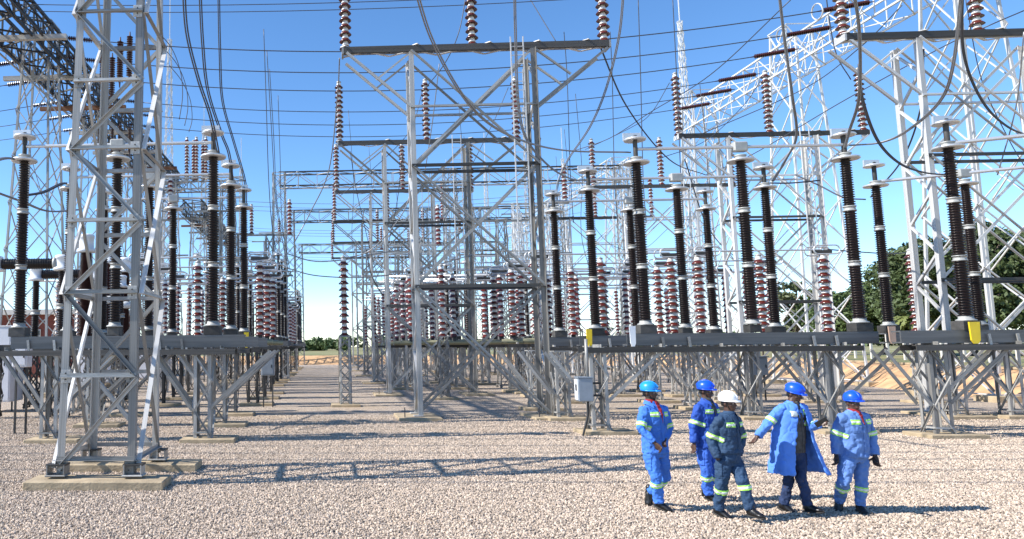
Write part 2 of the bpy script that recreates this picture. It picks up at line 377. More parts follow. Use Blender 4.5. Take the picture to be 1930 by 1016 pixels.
# ------------------------------------------------------------------ disconnector switches on support stands
def disconnector(xs, D, z, label, group, near=True, tube_on=True, plates=(), opened=None, over=(.55, .55)):
    x0, xm, x1 = xs; e = empty('disconnector_switch', (x0, D, z), label, 'disconnector', group)
    L = x1-x0
    link('base_beam', prof_mesh('U', BEAMS), e, barmx((-over[0], 0, .16), (L+over[1], 0, .16), .30, .30, hint=(0, 1, 0)))
    for x in (0, xm-x0, L):
        ubox(e, 'bearing_box', (x, .02, .42), (.42, .36, .22) if x != xm-x0 else (.3, .3, .2), STEELD)
        ribbed_post(e, (x, 0, .53), near, True, x != xm-x0)
    for x in (.35, 1.0, L-1.25, L-.7):
        link('clamp', prof_mesh('B', STEEL), e, barmx((x, -.2, -.14), (x-.04, -.2, .22), .06, .03))
    if tube_on:
        zt = .53+POST_H+.28
        link('contact_tube', prof_mesh('O', ALU), e, barmx((.05, 0, zt), (L-.05, 0, zt), .085))
        ubox(e, 'centre_clamp', (xm-x0, 0, zt), (.36, .2, .26), FLG, .03)
    if opened:
        zt = .53+POST_H+.25; c = V((xm-x0, 0, zt)); d = V(opened)
        link('contact_tube', prof_mesh('O', ALU), e, barmx(c-d, c+d, .1)); ubox(e, 'centre_clamp', c, (.36, .2, .26), FLG, .03)
    for (x, m, w) in plates:
        pts = [(-w/2, 0, .18), (w/2, 0, .18), (w*.42, 0, -.25), (w*.2, 0, -.33), (-w*.2, 0, -.33), (-w*.42, 0, -.25)]
        vs = [V((x, -.24, .32))+V(p)*1. for p in pts]+[V((x, -.28, .32))+V(p) for p in pts]
        fs = [(0, 1, 2, 3, 4, 5), (11, 10, 9, 8, 7, 6)]+[(i, (i+1) % 6+0, (i+1) % 6+6, i+6) for i in range(6)]
        geo_part('phase_plate', [(vs, fs)], m, e, label={'yellow_enamel': 'yellow plate', 'white_enamel': 'white plate'}.get(m.name, 'pinkish tan plate'))
    return e
def stand(xc, D, z1, label, group, near=True, xr=None, w=.42, dark=False, vstruts=True, foot=(1.3, .9)):
    """two lattice columns carrying a table beam with V struts"""
    x0, x1 = xr; e = empty('support_stand', (x0, D, 0), label, 'support stand', group); b = B(e, near)
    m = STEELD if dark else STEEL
    for i, x in enumerate(xc):
        lattice(b, x-x0, 0, .1, z1-.14, w, w, w, w, 4 if near else 3, .08, .04, m, 'zig', lv=[.1, .75, z1*.66, z1-.14] if near else None)
        s = -1 if i else 1
        if vstruts:
            for dy in (-.22, .22):
                if i == 0 or len(xc) > 1:
                    b.bar((x-x0+w/2, dy, .78), (x-x0+w/2+1.45, dy, z1-.1), .08, 'strut', m, hint=(0, 1, 0))
                    b.bar((x-x0-w/2, dy, .78), (x-x0-w/2-.95, dy, z1-.1), .08, 'strut', m, hint=(0, 1, 0))
        slab(e, (x+.15, D, .05), (foot[0], foot[1], .11))
    for dy in (-.25, .25):
        b.bar((0, dy, z1-.07), (x1-x0, dy, z1-.07), .13, 'table_beam', STEELD, 'U', hint=(0, 1, 0))
    for k in range(5):
        x = (x1-x0)*(.06+.88*k/4); b.bar((x, -.3, z1-.0), (x, .3, z1-.0), .08, 'cross_member', m)
    b.done(); return e
NTH = ['nearest', 'second', 'third', 'fourth', 'fifth', 'sixth', 'seventh']
# left bay
for i, D in enumerate((17.9, 21.3, 24.7)):
    nm = NTH[i]
    stand((-6.75, -3.0-.12*i), D, 2.22, f'{nm} lattice stand under the left row of dark switches', 'stands of the left switch row', i < 2, xr=(-8.2, -2.2))
    disconnector((-7.62, -5.22, -2.78), D, 2.25, f'{nm} left-row switch, three tall dark brown posts under a grey tube', 'tall dark switches in the left row', True,
                 plates=((4.95, YEL, .16),) if i == 2 else (), over=(.14, .8))
# centre-right bay
for i, D in enumerate((19.2, 22.7, 26.2)):
    nm = NTH[i]
    stand((6.85+.2*i, 12.6), D, 2.17, f'{nm} lattice stand under the dark switches behind the workers', 'stands of the right switch row', i < 2, xr=(7.5 if i else 6.5, 13.3))
    disconnector((8.17, 10.83, 13.47), D, 2.2, f'{nm} switch behind the workers, three tall dark posts under a grey tube', 'tall dark switches behind the workers', True,
                 plates=(((-.45, WPL, .15),) if i == 0 else ((-.3, YEL, .17),) if i == 1 else ()), over=(.55, .32))
for i, D in enumerate((18.3, 22.7)):
    nm = NTH[i]; o_ = (-.85, .6)[i]
    stand((14.4+4.*i, 20.), D, 2.17, f'{nm} lattice stand at the right edge with splayed struts', 'stands at the right edge', True, xr=(13.85 if i == 0 else 17.3, 22.4))
    disconnector((16.15+o_, 18.75+o_, 21.4+o_), D, 2.2, f'{nm} switch at the right edge, its grey tube swung open', 'open switches at the right edge', True, tube_on=False,
                 plates=((-.05, YEL, .24),) if i == 0 else ((-.12, TAN, .2),), opened=(1.9, -.9, 0.) if i == 0 else (1.75, -.95, 0), over=(1.65, .5) if i == 0 else (.2, .5))
# ------------------------------------------------------------------ switches with red and white posts (three rows further back)
def oval_rings(parent, c):
    c = V(c); it = []
    for dy in (-.28, .28): it.append(torus(c+V((0, dy, .0)), .17, .028, 28, 6, L=.62, ax='x'))
    geo_part('corona_rings', it, ALU, parent, smooth=True)
    ubox(parent, 'contact_head', c+V((0, 0, -.05)), (.7, .12, .12), STEELD)
def red_switch(xs, D, z, label, group, near=True, tubez=3.35, rings=(0, -1), nst=None, olive=True):
    e = empty('post_switch', (xs[0], D, z), label, 'disconnector', group); L = xs[-1]-xs[0]
    link('base_pipe', prof_mesh('O', OLIVE if olive else BEAMS), e, barmx((-.5, 0, -.05), (L+.5, 0, -.05), .22))
    for j, x in enumerate(xs):
        for dy in ((0,) if not near else (-.0,)):
            p = link('pedestal', prof_mesh('O', STEELD), e, barmx((x-xs[0], dy, -.1), (x-xs[0], dy, .22), .2))
            red_stack(e, (x-xs[0], dy, .22), 2.9, near, 1.12)
        if j in (0, len(xs)-1): oval_rings(e, (x-xs[0]+(.25 if j == 0 else -.0), 0, 3.32))
    link('contact_tube', prof_mesh('O', ALU), e, barmx((0, 0, tubez), (L, 0, tubez), .07))
    return e
for i, D in enumerate((28.9, 32.4, 35.9)):
    nm = NTH[i]
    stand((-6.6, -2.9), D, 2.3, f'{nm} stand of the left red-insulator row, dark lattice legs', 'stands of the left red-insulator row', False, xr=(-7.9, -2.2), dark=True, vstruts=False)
    red_switch((-7.6, -5.1, -2.62), D, 2.5, f'{nm} switch of the left row with thick red and white posts and oval rings', 'red-post switches of the left row', True)
    stand((9, 12.6), D+.3, 2.3, f'{nm} stand of the centre-right red-insulator row', 'stands of the centre-right red-insulator row', False, xr=(7.9, 14.0), vstruts=False)
    red_switch((8.2, 10.8, 13.5), D+.3, 2.45, f'{nm} red-post switch directly behind the tall dark centre-right switches', 'red-post switches of the centre-right row', True)
    stand((15, 18.2), D, 2.3, f'{nm} stand of the right red-insulator row in front of the earth bank', 'stands of the right red-insulator row', False, xr=(13.9, 19.9), vstruts=True)
    red_switch((14.4, 16.7, 19.1), D, 2.45, f'{nm} red-post switch with oval rings in front of the far trees', 'red-post switches of the right row', i < 2)
    stand((3.9, 6.9), D+10, 2.3, f'{nm} stand of the centre red-insulator row beyond the second portal frame', 'stands of the centre red-insulator row', False, xr=(3.2, 8.6), vstruts=False)
    red_switch((4.0, 6.0, 8.2), D+10-4, 2.45, f'{nm} switch with red and white posts seen through the nearest portal frame', 'red-post switches of the centre row', False)
# far rows
k = 0
for D in (43, 46.5, 50, 57, 60.5, 64, 72, 76, 80):
    for (xs, sd_) in (((-7.6, -5.2, -2.8), 'left'), ((8.2, 10.8, 13.5), 'right')):
        kind = 'tall dark brown' if (k//2) % 6 < 3 else 'red and white'
        nm = ['nearest', 'second', 'third', 'fourth', 'fifth', 'sixth', 'seventh', 'eighth', 'farthest'][k//2]
        lab = f'{nm} of the small far {kind} post switches, {sd_} side'
        if kind[0] == 't': disconnector(xs, D, 2.3, lab, 'far switches', False)
        else: red_switch(xs, D, 2.4, lab, 'far switches', False, olive=False)
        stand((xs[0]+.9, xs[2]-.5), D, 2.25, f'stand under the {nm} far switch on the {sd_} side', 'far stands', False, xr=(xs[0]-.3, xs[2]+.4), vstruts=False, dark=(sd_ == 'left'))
        k += 1
for i, (x, D) in enumerate(((16, 44), (16, 48), (20, 44), (3.0, 46), (4.2, 47), (5.4, 48), (3.2, 60), (4.4, 61), (5.6, 62))):
    e = empty('post_pedestal', (x, D, 0), f'{["first","second","third"][i%3]} from the left of three far pedestal posts {["by the right bank","in the middle distance","in the far distance"][i//3]}', 'insulator', 'far posts on pedestals')
    b = B(e, False); lattice(b, 0, 0, 0, 2.5, .3, .3, .3, .3, 6, .06, .035); b.done(); red_stack(e, (0, 0, 2.5), 2.9, False)
# single posts on lattice pedestals
for i, (x, D) in enumerate(((.69, 28.2), (4.95, 31.6), (9.2, 35.0), (P(1729, 620, 28.5).x, 28.5))):
    e = empty('lattice_pedestal', (x, D, 0), ['slim lattice pedestal standing alone beside the centre aisle', 'slim lattice pedestal inside the nearest portal frame', 'slim lattice pedestal right of the second portal frame', 'slim lattice pedestal at the foot of the right-hand frame'][i], 'pedestal', 'slim lattice pedestals')
    b = B(e, i == 0); lattice(b, 0, 0, .08, 2.62, .4, .4, .4, .4, 6, .07, .035, STEEL, 'X'); b.done(); slab(e, (x, D, .04), (1.1, .9, .1))
    red_insulator((x, D, 2.64), ['red and white post insulator on the lone slim pedestal beside the aisle', 'red and white post insulator on the pedestal inside the nearest portal frame', 'red and white post insulator on the pedestal right of the second portal frame', 'red and white post insulator in front of the palm and big tree'][i], 'post insulators on slim pedestals', 3.0, True, 1.)
# ------------------------------------------------------------------ tall portal frames
def portal(X, D, label, group, near=True, side=''):
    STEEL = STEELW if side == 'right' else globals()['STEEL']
    e = empty('portal_frame', (X, D, 0), label, 'steel frame', group); b = B(e, near)
    W, bx0, bx1, zt = 4.05, -2.15, 6.45, 11.85; lv = [0.12, 4.06, 7.95, zt-.05]; dp_ = .95
    for y in (0, dp_):
        for x in (0, W): b.bar((x, y, .1), (x, y, zt-.05), .15, 'leg', STEEL, 'L', hint=((1 if x == 0 else -1), 0, 0))
        for z in lv[1:3]: b.bar((0, y, z), (W, y, z), .11, 'crossbar', STEELD if near else STEEL, 'L', hint=(0, 0, 1))
        b.bar((0, y, 9.9), (W, y, 9.9), .09, 'crossbar', STEEL, hint=(0, 0, 1))
        for i in range(3):
            b.bar((.03, y+.03, lv[i]), (W-.03, y+.03, lv[i+1]), .085, 'brace', STEEL, hint=(0, 1, 0))
            b.bar((W-.03, y-.05, lv[i]), (.03, y-.05, lv[i+1]), .085, 'brace', STEEL, hint=(0, -1, 0))
        b.bar((bx0+.1, y, zt-.05), (0, y, 9.95), .08, 'strut', STEEL, hint=(0, 1, 0)); b.bar((bx1-.1, y, zt-.05), (W, y, 9.95), .08, 'strut', STEEL, hint=(0, 1, 0))
        b.bar((-.03, y+.02, zt-.1), (-1.1, y+.02, 10.9), .06, 'strut', STEEL, hint=(0, 1, 0)); b.bar((W+.03, y+.02, zt-.1), (W+1.1, y+.02, 10.9), .06, 'strut', STEEL, hint=(0, 1, 0))
        b.bar((bx0, .05+y*.45, zt+(.06 if y == 0 else .12)), (bx1, .05+y*.45, zt+(.06 if y == 0 else .12)), (.21 if y == 0 else .08), 'top_channel', STEELD if y == 0 else STEEL, 'U', h=.1, hint=(0, 0, 1))
    n = 12
    for i in range(n):
        z0, z1 = .2+(zt-.4)*i/n, .2+(zt-.4)*(i+1)/n
        for x in (0, W): b.bar((x, 0 if i % 2 else dp_, z0), (x, dp_ if i % 2 else 0, z1), .07, 'brace', STEELW if i % 3 else STEEL, hint=(1, 0, 0))
    n = 11
    for i in range(n):
        a, c = bx0+(bx1-bx0)*i/n, bx0+(bx1-bx0)*(i+1)/n
        b.bar((a, .05 if i % 2 else .5, zt-.0), (c, .5 if i % 2 else .05, zt-.0), .10, 'flat_brace', STEELW, 'F', hint=(1, 0, 0))
        if i in (0, 3, 6, 8, 10): b.bar((a, .0, zt+.19), (a+.5, .55, zt+.19), .2, 'top_plate', STEELW, 'F', hint=(1, 0, 0))
    for x in (bx0, bx1): b.bar((x, .0, zt+.05), (x, .5, zt+.05), .22, 'end_channel', STEEL, 'B', h=.06, hint=(0, 0, 1))
    # ladder on the right-hand leg
    for x in (3.25, 3.65): b.bar((x, -.12, 5.0), (x, -.12, zt+.3), .035, 'ladder_rail', STEELW, 'B')
    if near:
        for i in range(24): b.bar((3.25, -.12, 5.15+i*.29), (3.65, -.12, 5.15+i*.29), .02, 'ladder_rung', STEELW, 'B')
    b.done()
    for x in (0, W):
        slab(e, (X+x, D+.3, .03), (1.3, 1.9, .1))
        ubox(e, 'base_plate', (x, 0, .1), (.3, .3, .04), STEEL); ubox(e, 'base_plate', (x, dp_, .1), (.3, .3, .04), STEEL)
        if near: link('earthing_post', prof_mesh('B', CABD), e, barmx((x-.45, -.3, 0), (x-.45, -.3, .38), .03))
    return e
cols = (('centre', 2.81), ('right', 18.75))
for cn, X in cols:
    for i, D in enumerate((23.15, 34.2, 45.3, 56.5, 68, 80)):
        if cn == 'right' and i > 3: continue
        nm = NTH[i]; near = i < 2
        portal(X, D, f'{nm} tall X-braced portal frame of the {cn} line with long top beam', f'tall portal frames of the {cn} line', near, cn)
        for j, (dx, s) in enumerate(((-2.05, 'left end'), (2.1, 'middle'), (6.35, 'right end'))):
            red_insulator((X+dx, D+.25, 12.03), f'red-white insulator on the {s} of the {nm} {cn}-line frame', f'insulators on the {cn} line frames', 2.93, i < 3, 1.)
# ------------------------------------------------------------------ near lattice tower on the left
e = empty('lattice_tower', (-4.45, 12.15, 0), 'big near lattice tower on the left with zigzag braces, on concrete slabs', 'lattice tower'); b = B(e, True)
lv = [.30] + [P(180, y, 12.15).z for y in (711, 554, 418, 281, 153, 22, -110, -245)]
lattice(b, .63, .86, .2, lv[-1], 1.30, 1.75, 1.14, 1.5, 8, .125, .072, STEEL, 'bars', lv=lv, lean=(.1, 0))
b.done()
for z in lv[:-1]:
    t = (z-.2)/(lv[-1]-.2); hw = (1.30-.16*t)/2
    for s in (-1, 1):
        ubox(e, 'gusset_plate', (.63+.1*t+s*(hw-.09), .86-(1.75-.25*t)/2-.014, z+.02), (.16, .012, .22), STEEL, .003)
        for q_ in (-.05, .05): link('bolt', prof_mesh('O', STEELD), e, barmx((.63+.1*t+s*(hw-.09), .86-(1.75-.25*t)/2-.018, z+.02+q_), (.63+.1*t+s*(hw-.09), .86-(1.75-.25*t)/2-.04, z+.02+q_), .025))
for y, wd in ((0, 2.35), (1.74, 2.6)):
    slab(e, (-3.75+(.1 if y else 0), 12.15+y-.05, .07), (wd*.96, .7, .15))
    for x in (0, 1.27):
        ubox(e, 'base_shoe', (x, y, .19), (.34, .3, .03), STEEL)
        for s in (-.14, .14): link('shoe_rib', prof_mesh('B', STEEL), e, barmx((x+s, y, .2), (x+s, y, .36), .02, .26, hint=(1, 0, 0)))
        link('shoe_flange', prof_mesh('B', STEELD), e, barmx((x-.16, y, .36), (x+.16, y, .36), .03, .26))
# ------------------------------------------------------------------ gantry lines left and right with their girders
RX, LX = 26.4, -14.4
def gantry_tower(X, D, zt, label, group, m, w0=3.0, w1=1.5, n=8, lw=.125):
    e = empty('gantry_tower', (X, D, 0), label, 'lattice tower', group); b = B(e, False)
    lattice(b, 0, 0, .1, zt, w0, w0*1.1, w1, w1, n, lw, .06, m, 'X'); b.done()
    for sx in (-1, 1):
        for sy in (-1, 1): slab(e, (X+sx*w0/2, D+sy*w0*.55, .1), (1., 1., .25))
    return e
for i, D in enumerate((30.4, 41, 51.5, 66, 84, 100)):
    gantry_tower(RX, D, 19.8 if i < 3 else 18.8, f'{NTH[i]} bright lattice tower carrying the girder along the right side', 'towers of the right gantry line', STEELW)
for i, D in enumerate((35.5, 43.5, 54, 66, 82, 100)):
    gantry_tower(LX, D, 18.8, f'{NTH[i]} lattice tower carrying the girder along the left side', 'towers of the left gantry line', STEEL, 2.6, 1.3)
for X, D0, D1, lab in ((RX, 20, 51.8, 'long bright lattice girder running away high on the right'), (RX, 66, 104, 'farther bright lattice girder high behind the centre-right switches')):
    e = empty('lattice_girder', (X, D0, 18.7), lab, 'girder', 'girders of the right gantry line'); b = B(e, False)
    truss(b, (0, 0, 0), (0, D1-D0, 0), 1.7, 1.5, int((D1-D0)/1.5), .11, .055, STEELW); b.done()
for X, D0, D1, lab in ((LX, 20, 66.3, 'long dark lattice girder running away high on the left'), (LX, 78, 104, 'far piece of lattice girder on the left')):
    e = empty('lattice_girder', (X, D0, 18.3), lab, 'girder', 'girders of the left gantry line'); b = B(e, False)
    truss(b, (0, 0, 0), (0, D1-D0, 0), 2.0, 1.6, int((D1-D0)/1.1), .17, .09, STEELD)  # shade on the girder is put into its dark steel colour
    truss(b, (-1.3, 0, -.9), (-1.3, D1-D0, -.9), .5, .6, int((D1-D0)/1.6), .09, .05, STEEL); truss(b, (1.3, 0, -1.), (1.3, D1-D0, -1.), .5, .7, int((D1-D0)/1.6), .09, .05, STEELD)
    for k_ in range(int((D1-D0)/5)):   # cross arms hung under the girder
        b.bar((-2.6, 2+k_*5., -1.7), (2.6, 2+k_*5., -1.7), .22, 'cross_arm', RUST if k_ % 3 == 1 else STEEL, 'B')
    b.done()
for i, D in enumerate((54, 69.5, 93)):
    x0, x1 = -3.4, 22; e = empty('cross_gantry', (x0, D, 0), f'{NTH[i]} flat lattice gantry spanning across the far end of the yard', 'gantry', 'gantries across the yard'); b = B(e, False)
    for x in (0, (x1-x0)/2, x1-x0): lattice(b, x, 0, 0, 15.2, 1.2, 1.2, .9, .9, 14, .1, .055, STEEL, 'X')
    truss(b, (0, 0, 15.2), (x1-x0, 0, 15.2), 1., 1.05, 18, .12, .06, STEEL); b.done()
# lightning masts
for i, (x, yb, yt, D, w0, lab) in enumerate(((1312, 500, -60, 72, 1.5, 'tall thin lattice mast beyond the right girder'), (315, 600, -20, 75, 1.5, 'tall thin lattice mast left of the sky gap'),
        (383, 600, 180, 105, 1.6, 'distant thin mast right of the left girder'), (1005, 600, 130, 98, 1.4, 'distant thin mast behind the nearest portal frame'), (925, 600, 250, 110, 1.4, 'short distant mast left of the portal leg'), (1075, 600, 240, 105, 1.4, 'distant mast between the portal and the gantry line'), (850, 600, 300, 115, 1.4, 'small distant mast in the middle of the nearest frame'), (455, 600, 260, 100, 1.2, 'distant thin mast just left of the aisle'))):
    p = P(x, yb, D); q = P(x, yt, D); e = empty('lightning_mast', (p.x, D, 0), lab, 'mast', 'lightning masts'); b = B(e, False)
    lattice(b, 0, 0, 0, q.z*.86, w0, w0, .35, .35, 26, .09, .05, STEELW, 'X'); b.bar((0, 0, q.z*.86), (0, 0, q.z), .08, 'spike', STEELW, 'B'); b.done()
# ------------------------------------------------------------------ overhead conductors with strain insulator strings
def string(p0, p1, label, group, ring=False, n=20, r=.125):
    p0, p1 = V(p0), V(p1); L = (p1-p0).length; e = empty('strain_string', p0, label, 'insulator string', group)
    pr = []
    for i in range(n):
        z = L*.1+L*.8*i/n; s = L*.8/n; pr += [(.035, z), (r, z+s*.12), (r*.95, z+s*.3), (.04, z+s*.45)]
    v, f = lathe([(.02, 0)]+pr+[(.02, L)], 8)
    R = barmx((0, 0, 0), p1-p0, 1, jit=0); R = R @ M.Diagonal((1, 1, 1/L, 1))
    reg(link('discs', mesh('string_discs', v, f, BRN2), e, R), kind='stuff')
    if ring: v, f = torus((0, 0, L*.97), .36, .035, 24, 6); link('corona_ring', mesh('corona_ring', v, f, ALU, True), e, R)
    return e
def wire(pts, r, label, group, m=None, n=5, twin=0., cat='cable', name='overhead_wire'):
    it = [tube(pts, r, n)]
    if twin: it.append(tube([V(p)+V((twin, twin*.4, 0)) for p in pts], r, n))
    o = geo_part(name, it, m or CAB, None, smooth=True)
    org = V(pts[0]); o.data.transform(M.Translation(-org)); o.location = org
    return reg(o, label, cat, group)
def sag(p0, p1, s, n=48):
    p0, p1 = V(p0), V(p1); return [p0.lerp(p1, t/n)-V((0, 0, 4*s*(t/n)*(1-t/n))) for t in range(n+1)]
WD_ = (33.6, 36.3, 39, 42.6, 45.2, 47.8); ordn = ['highest', 'second highest', 'third highest', 'fourth highest', 'fifth highest', 'lowest']
for i, D in enumerate(WD_):
    a, c = V((LX+.9, D, 17.4)), V((RX-.9, D, 17.9)); s = 1.5; L = 2.7
    pts = sag(a, c, s, 36); 
    u0 = (pts[2]-pts[0]).normalized(); u1 = (pts[-3]-pts[-1]).normalized()
    A, Cc = a+u0*L, c+u1*L
    string(a, A, f'dark insulator string at the left girder on the {ordn[i]} overhead wire', 'left strain insulator strings')
    string(c, Cc, f'dark insulator string at the right girder on the {ordn[i]} overhead wire', 'right strain insulator strings', i < 2)
    pts = [A]+[p for p in pts if A.x < p.x < Cc.x]+[Cc]
    wire(pts, .026 if i < 3 else .024, f'{ordn[i]} of the six long wires sagging across the sky', 'long wires across the sky', CABD)
    if i < 6:
        a2 = V((LX-.9, D, 17.3)); u = V((-1, 0, -.12)).normalized(); string(a2, a2+u*L, f'insulator string on the outer side of the left girder, on the {ordn[i]} wire', 'outer left strain strings')
        wire(sag(a2+u*L, (LX-28, D, 16.5), .8, 10), .022, f'outgoing wire at the far left, {ordn[i]} of six', 'outgoing wires at the far left', CABD)
for i, (D, z) in enumerate(((60, 13.9), (62, 13.9), (64, 13.9), (76, 14.2), (78, 14.2), (80, 14.2), (86, 14.2), (98, 14.4), (101, 14.4), (104, 14.4))):
    wire(sag((LX, D, z+1.2), (RX, D, z+1.6), 1.3, 20), .022, f'thin far wire low across the sky, {["first","second","third","fourth","fifth","sixth","seventh","eighth","ninth","tenth"][i]} from the top', 'thin far wires across the sky', CAB, 4)
for i, (D, z) in enumerate(((10.2, 12.5), (11.4, 12.5), (12.6, 12.5), (14.6, 12.8), (15.8, 12.8), (18.4, 13.3), (20.6, 13.6), (22.4, 13.6), (13.5, 12.6), (17.1, 13), (19.4, 13.4))):  # last three added for the shadow streaks they cast on the gravel
    wire(sag((-26, D, z+.6), (34, D, z+.6), .7, 24), .035, f'{["first","second","third","fourth","fifth","sixth","seventh","eighth","ninth","tenth","eleventh"][i]} heavy conductor above the top of the picture', 'heavy conductors overhead', CAB, 5, .0)
# droppers and jumpers
def pxw(pts, r, label, group=None, m=None, twin=0., n=10, D=None):
    q = [P(a, b_, (c if D is None else D)) for a, b_, *c_ in pts for c in [c_[0] if c_ else D]]
    return wire(smooth_path(q, n), r, label, group, m, 6, twin, 'cable', 'cable')
g1 = 'dark cables falling to the left switches'
pxw([(343, -40, 15.5), (350, 60, 16), (372, 150, 16.5), (395, 220, 17), (410, 292, 17.7)], .020, 'thick dark twin cable falling to the nearest left switch', g1, CABD, .05)
pxw([(374, -40, 18), (380, 80, 18.6), (390, 170, 19.4), (415, 250, 20.4), (430, 290, 21), (437, 345, 21.3)], .020, 'thick dark twin cable falling to the second left switch', g1, CABD, .05)
pxw([(410, -40, 22), (413, 100, 22.6), (418, 190, 23.4), (440, 270, 24.3), (460, 340, 24.7), (462, 385, 24.7)], .020, 'thick dark twin cable falling to the third left switch', g1, CABD, .05)
pxw([(497, 55, 33.6), (502, 200, 34), (506, 330, 35), (512, 420, 36), (520, 470, 36)], .02, 'leftmost long thin dropper beside the far gantry', 'thin droppers left of the far gantry', CABD)
pxw([(503, 96, 36.3), (512, 250, 37), (520, 380, 38), (530, 440, 39), (545, 520, 40)], .02, 'second long thin dropper beside the far gantry', 'thin droppers left of the far gantry', CABD)
pxw([(508, 130, 39), (516, 260, 40), (522, 380, 41), (535, 450, 42)], .02, 'third long thin dropper beside the far gantry', 'thin droppers left of the far gantry', CABD)
pxw([(524, 180, 42.6), (528, 300, 43), (532, 420, 43.5), (552, 540, 44)], .02, 'fourth long thin dropper beside the far gantry', 'thin droppers left of the far gantry', CABD)
pxw([(640, 110, 23.6), (636, 180, 26), (620, 320, 28), (585, 400, 29), (556, 455, 29)], .022, 'grey jumper hanging from the left end of the nearest frame', None)
pxw([(645, 488, 28.2), (700, 470, 28), (760, 400, 27), (780, 330, 27)], .02, 'curved jumper from the lone pedestal to the frame', None)
pxw([(540, 478, 28.9), (590, 492, 28.6), (645, 490, 28.2), (700, 480, 30), (760, 470, 31)], .022, 'slack grey cable over the centre aisle to the lone post', 'slack cables over the aisle')
pxw([(540, 505, 30), (600, 520, 31), (700, 522, 31), (800, 505, 31.6), (890, 480, 33)], .022, 'second slack grey cable over the centre aisle', 'slack cables over the aisle')
pxw([(775, -40, 14.5), (810, 70, 16), (860, 165, 17), (910, 225, 17.8), (975, 262, 18.4), (1060, 283, 18.8), (1185, 287, 19.2)], .02, 'thick pale twin cable sweeping across the nearest portal frame', None, CAB, .06)
pxw([(968, -40, 19), (970, 60, 20), (975, 190, 21), (990, 260, 21.8), (1030, 310, 22.2), (1070, 335, 22.6), (1110, 342, 22.7)], .018, 'pale twin cable dropping beside the ladder to the second centre switch', None, CAB, .05)
pxw([(1175, -30, 21), (1165, 70, 22), (1140, 170, 23.5), (1110, 240, 25), (1070, 300, 26), (1050, 345, 26.2), (1048, 385, 26.2)], .018, 'pale twin cable curving down to the leftmost centre-right post', None, CAB, .05)
for i, (x0, x1, D) in enumerate(((1203, 1212, 30), (1268, 1283, 31), (1150, 1158, 34), (1063, 1075, 34))):
    pxw([(x0, 0 if i < 2 else 60, D), ((x0+x1)/2, 150, D+.5), (x1, 330, D+1), (x1+6, 420, D+1)], .018, f'{["third","rightmost","second","leftmost"][i]} of four thin near-vertical droppers between the two frame lines', 'thin droppers between the frame lines', CABD)
pxw([(1050, 82, 33), (1000, 0, 34)], .02, 'short dark wire leaving the beam of the nearest frame', None, CABD)
pxw([(880, -20, 30), (865, 60, 30), (838, 120, 30), (800, 168, 34), ], .02, 'dark wire running down to the middle post of the second frame', None, CABD)
pxw([(828, 120, 30), (815, 230, 31), (800, 330, 32)], .02, 'thin wire hanging below the nearest beam', None)
g2 = 'drooping twin cables at the right'
pxw([(1605, -30, 15), (1618, 60, 16), (1618, 180, 17.4), (1600, 245, 18.6), (1590, 282, 19.2)], .018, 'twin cable hanging to the right post behind the workers', g2, CAB, .05)
pxw([(1618, 120, 17.5), (1622, 180, 17.7), (1650, 260, 18.3), (1690, 305, 18.8), (1740, 325, 19), (1800, 330, 19.2)], .02, 'dark twin cable sweeping to the first open switch', g2, CABD, .06)
pxw([(1812, -30, 15), (1795, 120, 16), (1770, 190, 17), (1710, 245, 18.2), (1660, 268, 18.8), (1600, 274, 19.2)], .018, 'pale twin cable sweeping left from above the right edge', g2, CAB, .06)
pxw([(1812, -30, 19), (1815, 100, 20), (1850, 190, 20.8), (1900, 240, 21.4), (1960, 262, 22)], .021, 'thick dark twin cable sweeping off the right edge', g2, CABD, .06)
pxw([(1464, -40, 19.5), (1478, 80, 20.3), (1492, 180, 21), (1500, 255, 22), (1480, 300, 22.4), (1455, 342, 22.7)], .022, 'short jumper to the second switch behind the workers', g2, CAB, .05)
pxw([(1545, 340, 22.5), (1490, 345, 22.6), (1450, 345, 22.7)], .022, 'dark stub cable at the second switch behind the workers', g2, CABD)
pxw([(1500, 330, 24), (1545, 350, 23.5), (1590, 372, 23), (1632, 376, 22.7)], .024, 'jumper reaching the left post of the second open switch', g2, CABD)
pxw([(1560, 470, 29), (1620, 475, 30), (1690, 478, 31), (1740, 470, 32)], .024, 'slack dark cable in front of the big tree', g2, CABD)
pxw([(1930, 20, 24), (1860, 50, 24), (1770, 92, 26), (1590, 190, 30), (1420, 290, 34), (1330, 330, 38)], .02, 'long thin wire slanting down across the right frames', 'slanting wires at the right', CABD)
pxw([(1700, 10, 26), (1620, 90, 28), (1510, 170, 34), (1300, 262, 36), ], .02, 'second slanting wire across the right girder', 'slanting wires at the right', CABD)
pxw([(1490, 0, 26), (1340, 140, 30), (1225, 212, 35), (1150, 260, 38), (1080, 285, 40)], .02, 'third slanting wire down to the far post', 'slanting wires at the right', CABD)
pxw([(1930, 60, 22), (1915, 200, 23), (1880, 330, 24)], .02, 'thin near-vertical wire at the right edge', None, CAB)
g3 = 'curved jumpers at the far left'
pxw([(-20, 305, 17), (10, 298, 17.4), (38, 302, 17.9)], .03, 'thick jumper arriving at the leftmost post', g3, CAB, .05)
pxw([(48, 368, 19), (80, 362, 19.6), (110, 348, 20.5), (122, 345, 21.3)], .03, 'dark twin jumper between the left posts', g3, CABD, .05)
pxw([(-10, 362, 19), (40, 380, 20), (90, 398, 21), (150, 395, 24)], .026, 'lower pale jumper at the far left', g3, CAB, .05)
pxw([(80, 370, 38), (60, 300, 36), (50, 240, 36), (75, 170, 36), (95, 120, 36)], .02, 'thin looping jumper under the left girder', g3)
pxw([(40, 290, 36), (80, 370, 38), (105, 400, 40)], .02, 'thin wire falling from the left girder', g3)
